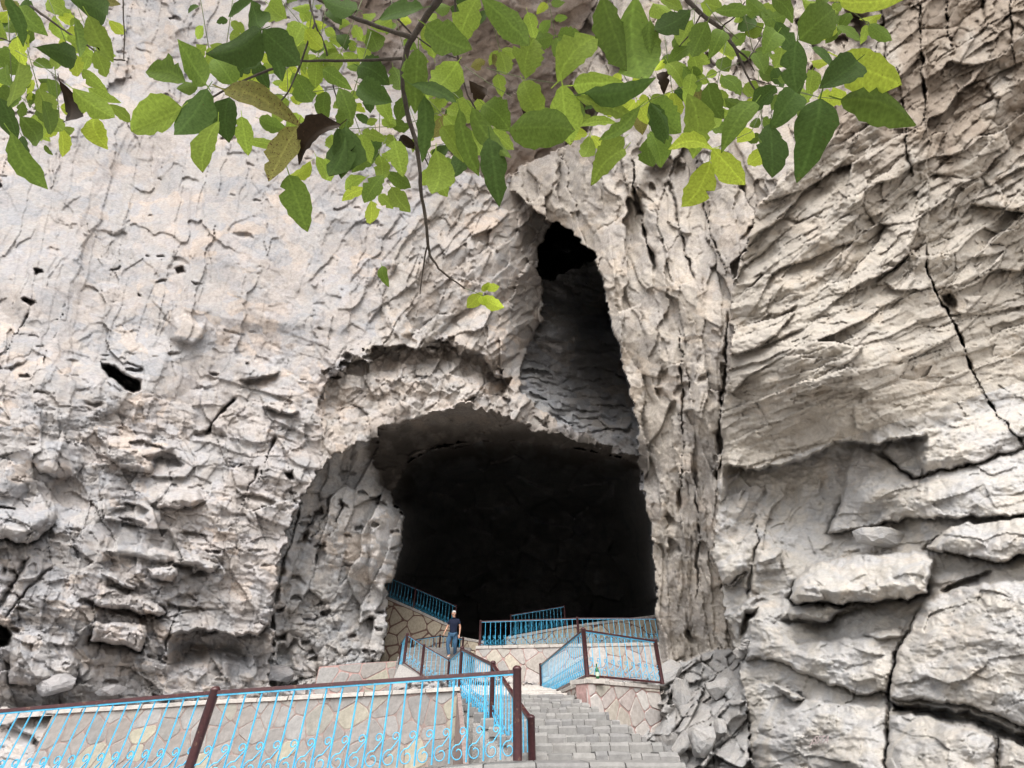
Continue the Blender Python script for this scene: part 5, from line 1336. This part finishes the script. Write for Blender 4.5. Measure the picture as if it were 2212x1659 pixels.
lv(L5, (90,560,180,790,120,'m'), (130,800,60,1135,205,'d'), (320,820,320,995,125,'d'), (220,530,420,650,140,'d'), (210,420,390,520,150,'d'), (270,180,330,320,150,'m'), (100,220,130,320,100,'d'), (200,300,280,370,80,'l'), (620,50,320,30,150,'d'), (200,60,-20,-20,120,'d'), (790,40,680,100,130,'m'), (970,-20,840,240,150,'l'), (900,-20,820,150,140,'d'), (990,-10,1290,225,170,'m'), (1280,80,1330,220,80,'l'),
   (640,160,930,370,160,'m'), (590,310,560,670,130,'m'), (690,370,640,200,90,'l'), (840,390,700,600,190,'l'), (760,570,870,620,90,'m'), (550,535,830,685,95,'d'), (1020,600,920,540,110,'k'), (920,420,1010,400,90,'b'), (1060,340,1120,450,70,'b'), (1090,470,1120,600,70,'l'), (1265,495,1320,225,185,'l'), (1470,520,1725,215,190,'l'), (1570,540,1890,490,110,'l'), (1220,600,1370,780,110,'k'), (1255,515,1380,750,150,'l'), (1500,540,1570,855,190,'l'), (1560,600,1640,720,70,'m'),
   (1165,820,1555,885,205,'m'), (1000,660,1155,810,150,'m'), (930,680,1160,1000,60,'m'), (850,690,955,1060,70,'m'), (1040,875,1105,1285,155,'d'), (890,905,830,1145,115,'d'), (790,930,675,1030,80,'d'), (700,950,700,1260,175,'l'), (770,1080,790,1175,50,'y'), (740,800,860,1000,130,'l'), (770,690,945,765,140,'l'), (630,610,600,980,90,'d'), (770,720,645,850,90,'b'), (640,630,730,720,110,'l'), (400,770,540,810,70,'m'), (470,880,580,940,60,'k'), (440,890,500,1115,110,'l'), (320,1000,185,1085,80,'m'),
   (260,1120,135,1195,65,'l'), (260,1195,125,1285,75,'y'), (370,1110,260,1285,115,'m'), (370,1090,525,1165,80,'m'), (420,1185,545,1355,105,'l'), (290,1270,325,1455,80,'y'), (340,1230,425,1310,70,'l'), (0,1000,30,1155,60,'l'), (1750,-20,1890,400,200,'m'), (1960,-20,2020,540,240,'m'), (1640,590,2035,590,115,'d'), (1590,615,1970,690,120,'l'), (1990,670,1745,865,95,'m'), (2055,650,2175,860,105,'d'), (1610,800,1840,760,60,'l'), (1890,870,1715,965,140,'l'), (1895,945,1690,1175,120,'l'),
   (2040,870,2070,1035,185,'m'), (2150,350,2180,420,50,'m'), (2100,110,2212,190,90,'m'), (30,60,110,170,90,'d'), (240,90,330,150,80,'l'), (420,120,300,190,90,'l'), (430,420,470,600,110,'m'), (360,640,420,780,90,'l'), (600,430,640,600,100,'l'), (900,820,1000,1000,110,'l'), (1130,830,1000,870,110,'l'), (300,560,280,700,90,'d'), (560,560,500,700,80,'m'), (40,850,70,960,90,'l'), (1700,660,1900,700,100,'y'), (1960,700,2000,860,100,'b'), (520,620,460,760,90,'m'), (700,130,640,60,90,'l'), (240,230,330,300,80,'l'))
lv(L6, (240,60,30,190,135,'d'), (250,120,165,285,105,'l'), (340,130,245,335,115,'m'), (430,180,345,355,95,'m'), (485,255,420,385,115,'y'), (385,65,585,85,75,'m'), (570,-10,710,60,110,'m'), (720,-10,890,80,90,'m'), (810,90,635,150,115,'m'), (880,235,1105,35,195,'m'), (1120,5,1445,65,135,'y'), (900,0,1110,60,140,'l'), (1100,160,1010,235,90,'y'), (870,245,890,540,125,'d'), (745,130,855,295,115,'d'), (755,195,615,395,110,'m'), (960,285,1170,355,90,'d'), (1225,360,985,545,175,'d'), (1110,335,1470,460,200,'y'), (1290,350,1300,500,130,'y'),
   (990,580,1170,570,95,'y'), (1135,590,1605,690,175,'m'), (1005,585,950,1010,195,'d'), (865,550,715,765,135,'d'), (625,605,425,855,125,'m'), (710,735,685,1065,185,'d'), (600,765,515,845,105,'y'), (700,880,585,965,95,'y'), (225,555,285,885,155,'l'), (270,515,335,645,80,'b'), (345,495,465,660,115,'m'), (20,595,185,770,150,'m'), (5,615,105,805,85,'d'), (0,780,70,965,165,'m'), (425,455,515,585,85,'m'), (105,375,195,535,115,'l'), (195,400,305,510,115,'m'), (365,880,90,935,95,'y'), (370,880,545,1085,150,'y'), (355,955,190,1215,145,'y'),
   (440,585,605,640,80,'m'), (395,355,455,435,75,'m'), (740,395,795,505,80,'d'), (755,465,895,505,75,'m'), (745,515,635,630,95,'d'), (785,580,715,655,80,'m'), (960,415,945,570,105,'l'), (320,650,485,690,65,'l'), (335,740,425,800,75,'m'), (905,640,865,720,60,'m'), (955,365,1035,395,90,'y'), (40,440,80,540,70,'k'), (60,0,200,40,90,'l'), (300,20,420,60,90,'l'), (430,230,560,300,90,'l'), (560,200,660,160,90,'l'), (640,420,740,470,80,'m'), (560,500,640,590,90,'l'), (20,20,120,140,110,'l'), (660,30,800,110,90,'l'), (780,280,720,420,110,'l'), (900,520,860,640,110,'l'), (540,90,600,190,90,'d'), (0,120,30,390,120,'m'), (80,560,0,660,90,'l'))
LV += [((1042, 632), (1010, 664), 24, 'y'), ((1046, 622), (1078, 616), 17, 'y'), ((1044, 640), (1086, 664), 25, 'y'), ((1038, 640), (1046, 660), 15, 'y'), ((1040, 628), (1058, 612), 14, 'y'), ((825, 575), (838, 618), 22, 'm')]
rngl = random.Random(9)
RGT, UPV = Vector((1, 0, 0)), Vector((0, -SP, CP)); FWD = Vector((0, CP, SP))
# compound leaves further back that fill the crown: a thin stalk with paired leaflets and one at the end
SPR = [(170, 40, 70), (20, 90, 80), (500, 40, 115), (560, 70, 70), (680, 0, 80), (770, 50, 95), (850, 40, 60), (620, 170, 95), (1500, 60, 100), (20, 20, 60), (110, 30, 75), (60, 130, 70), (0, 190, 40), (120, 180, 75), (430, 0, 95), (600, 10, 60), (640, 110, 80), (700, 60, 100), (790, 130, 95), (740, 200, 60), (820, 250, 110), (900, 210, 60), (900, 290, 85), (1000, 240, 60),
       (1050, 10, 80), (1180, 0, 95), (1330, 150, 70), (1300, 220, 100), (1450, 30, 75), (1440, 130, 100), (1560, 150, 85), (1600, 20, 75), (1640, 210, 100), (1740, 20, 50), (1780, 0, 20)]
for x_, y_, a_ in SPR:
    a_ = math.radians(a_ + rngl.uniform(-20, 20)); L_ = rngl.uniform(80, 125); c_, s_n = math.cos(a_), math.sin(a_)
    tS = rngl.uniform(1.85, 2.25); tone_ = rngl.choice('mllyyl')
    P = [at_t(x_ + c_ * L_ * q, y_ - 20 + s_n * L_ * q, tS) for q in (-.35, 0, .4, 1.0)]
    V, F = tube([p - P[0] for p in P], [1.6 / 2 * tS / FPX] * 4, 5)
    bo = min(branch_objs, key=lambda b: min((q - P[0]).length for q in b[1]))[0]
    link('stem', mesh_from('stem', V, F, [STEM], True), bo, P[0] - TO - bo.location)
    for q in (.25, .6, .95):
        for sg in (-1, 1):
            if rngl.random() < .12: continue
            b_ = a_ + sg * math.radians(rngl.uniform(48, 78)); l_ = rngl.uniform(30, 48) * (.8 + .4 * q)
            bx, by = x_ + c_ * L_ * q, y_ - 20 + s_n * L_ * q
            LV.append(((bx + 5 * math.cos(b_), by + 5 * math.sin(b_)), (bx + l_ * math.cos(b_), by + l_ * math.sin(b_)), l_ * rngl.uniform(.45, .58), tone_ if rngl.random() < .7 else rngl.choice('dmly')))
    bx, by = x_ + c_ * L_, y_ - 20 + s_n * L_
    LV.append(((bx, by), (bx + 58 * c_, by + 58 * s_n), 30, tone_))
for (bx, by), (tx, ty), wpx, tone in LV:
    ln = math.hypot(tx - bx, ty - by)
    want = rngl.uniform(.095, .13)
    t = min(2.25, max(1.15, want * FPX / max(ln, 1)))
    Lw = ln * t / FPX * 1.04
    base = at_t(bx, by, t)
    ydir = (RGT * (tx - bx) + UPV * (by - ty)).normalized()
    tilt = rngl.uniform(-.28, .28)
    ydir = (ydir + FWD * tilt).normalized()
    zdir = (-FWD + RGT * rngl.uniform(-.3, .3) + UPV * rngl.uniform(-.3, .3)); zdir = (zdir - ydir * zdir.dot(ydir)).normalized()
    if rngl.random() < .5: zdir = -zdir
    xdir = ydir.cross(zdir)
    wr = round(min(.75, max(.3, wpx / max(ln, 1) * 1.1)) * 10) / 10
    Lw /= math.sqrt(max(.6, 1 - tilt * tilt))
    bo, bp2 = min(branch_objs, key=lambda b: min((q - base).length for q in b[1]))
    o = link('leaf', leaf_mesh(tone, wr, rngl.randint(0, 10)), bo)
    Mx = Matrix((xdir, ydir, zdir)).transposed().to_4x4()
    o.rotation_euler = Mx.to_euler(); o.scale = (Lw, Lw, Lw); o.location = base - TO - bo.location
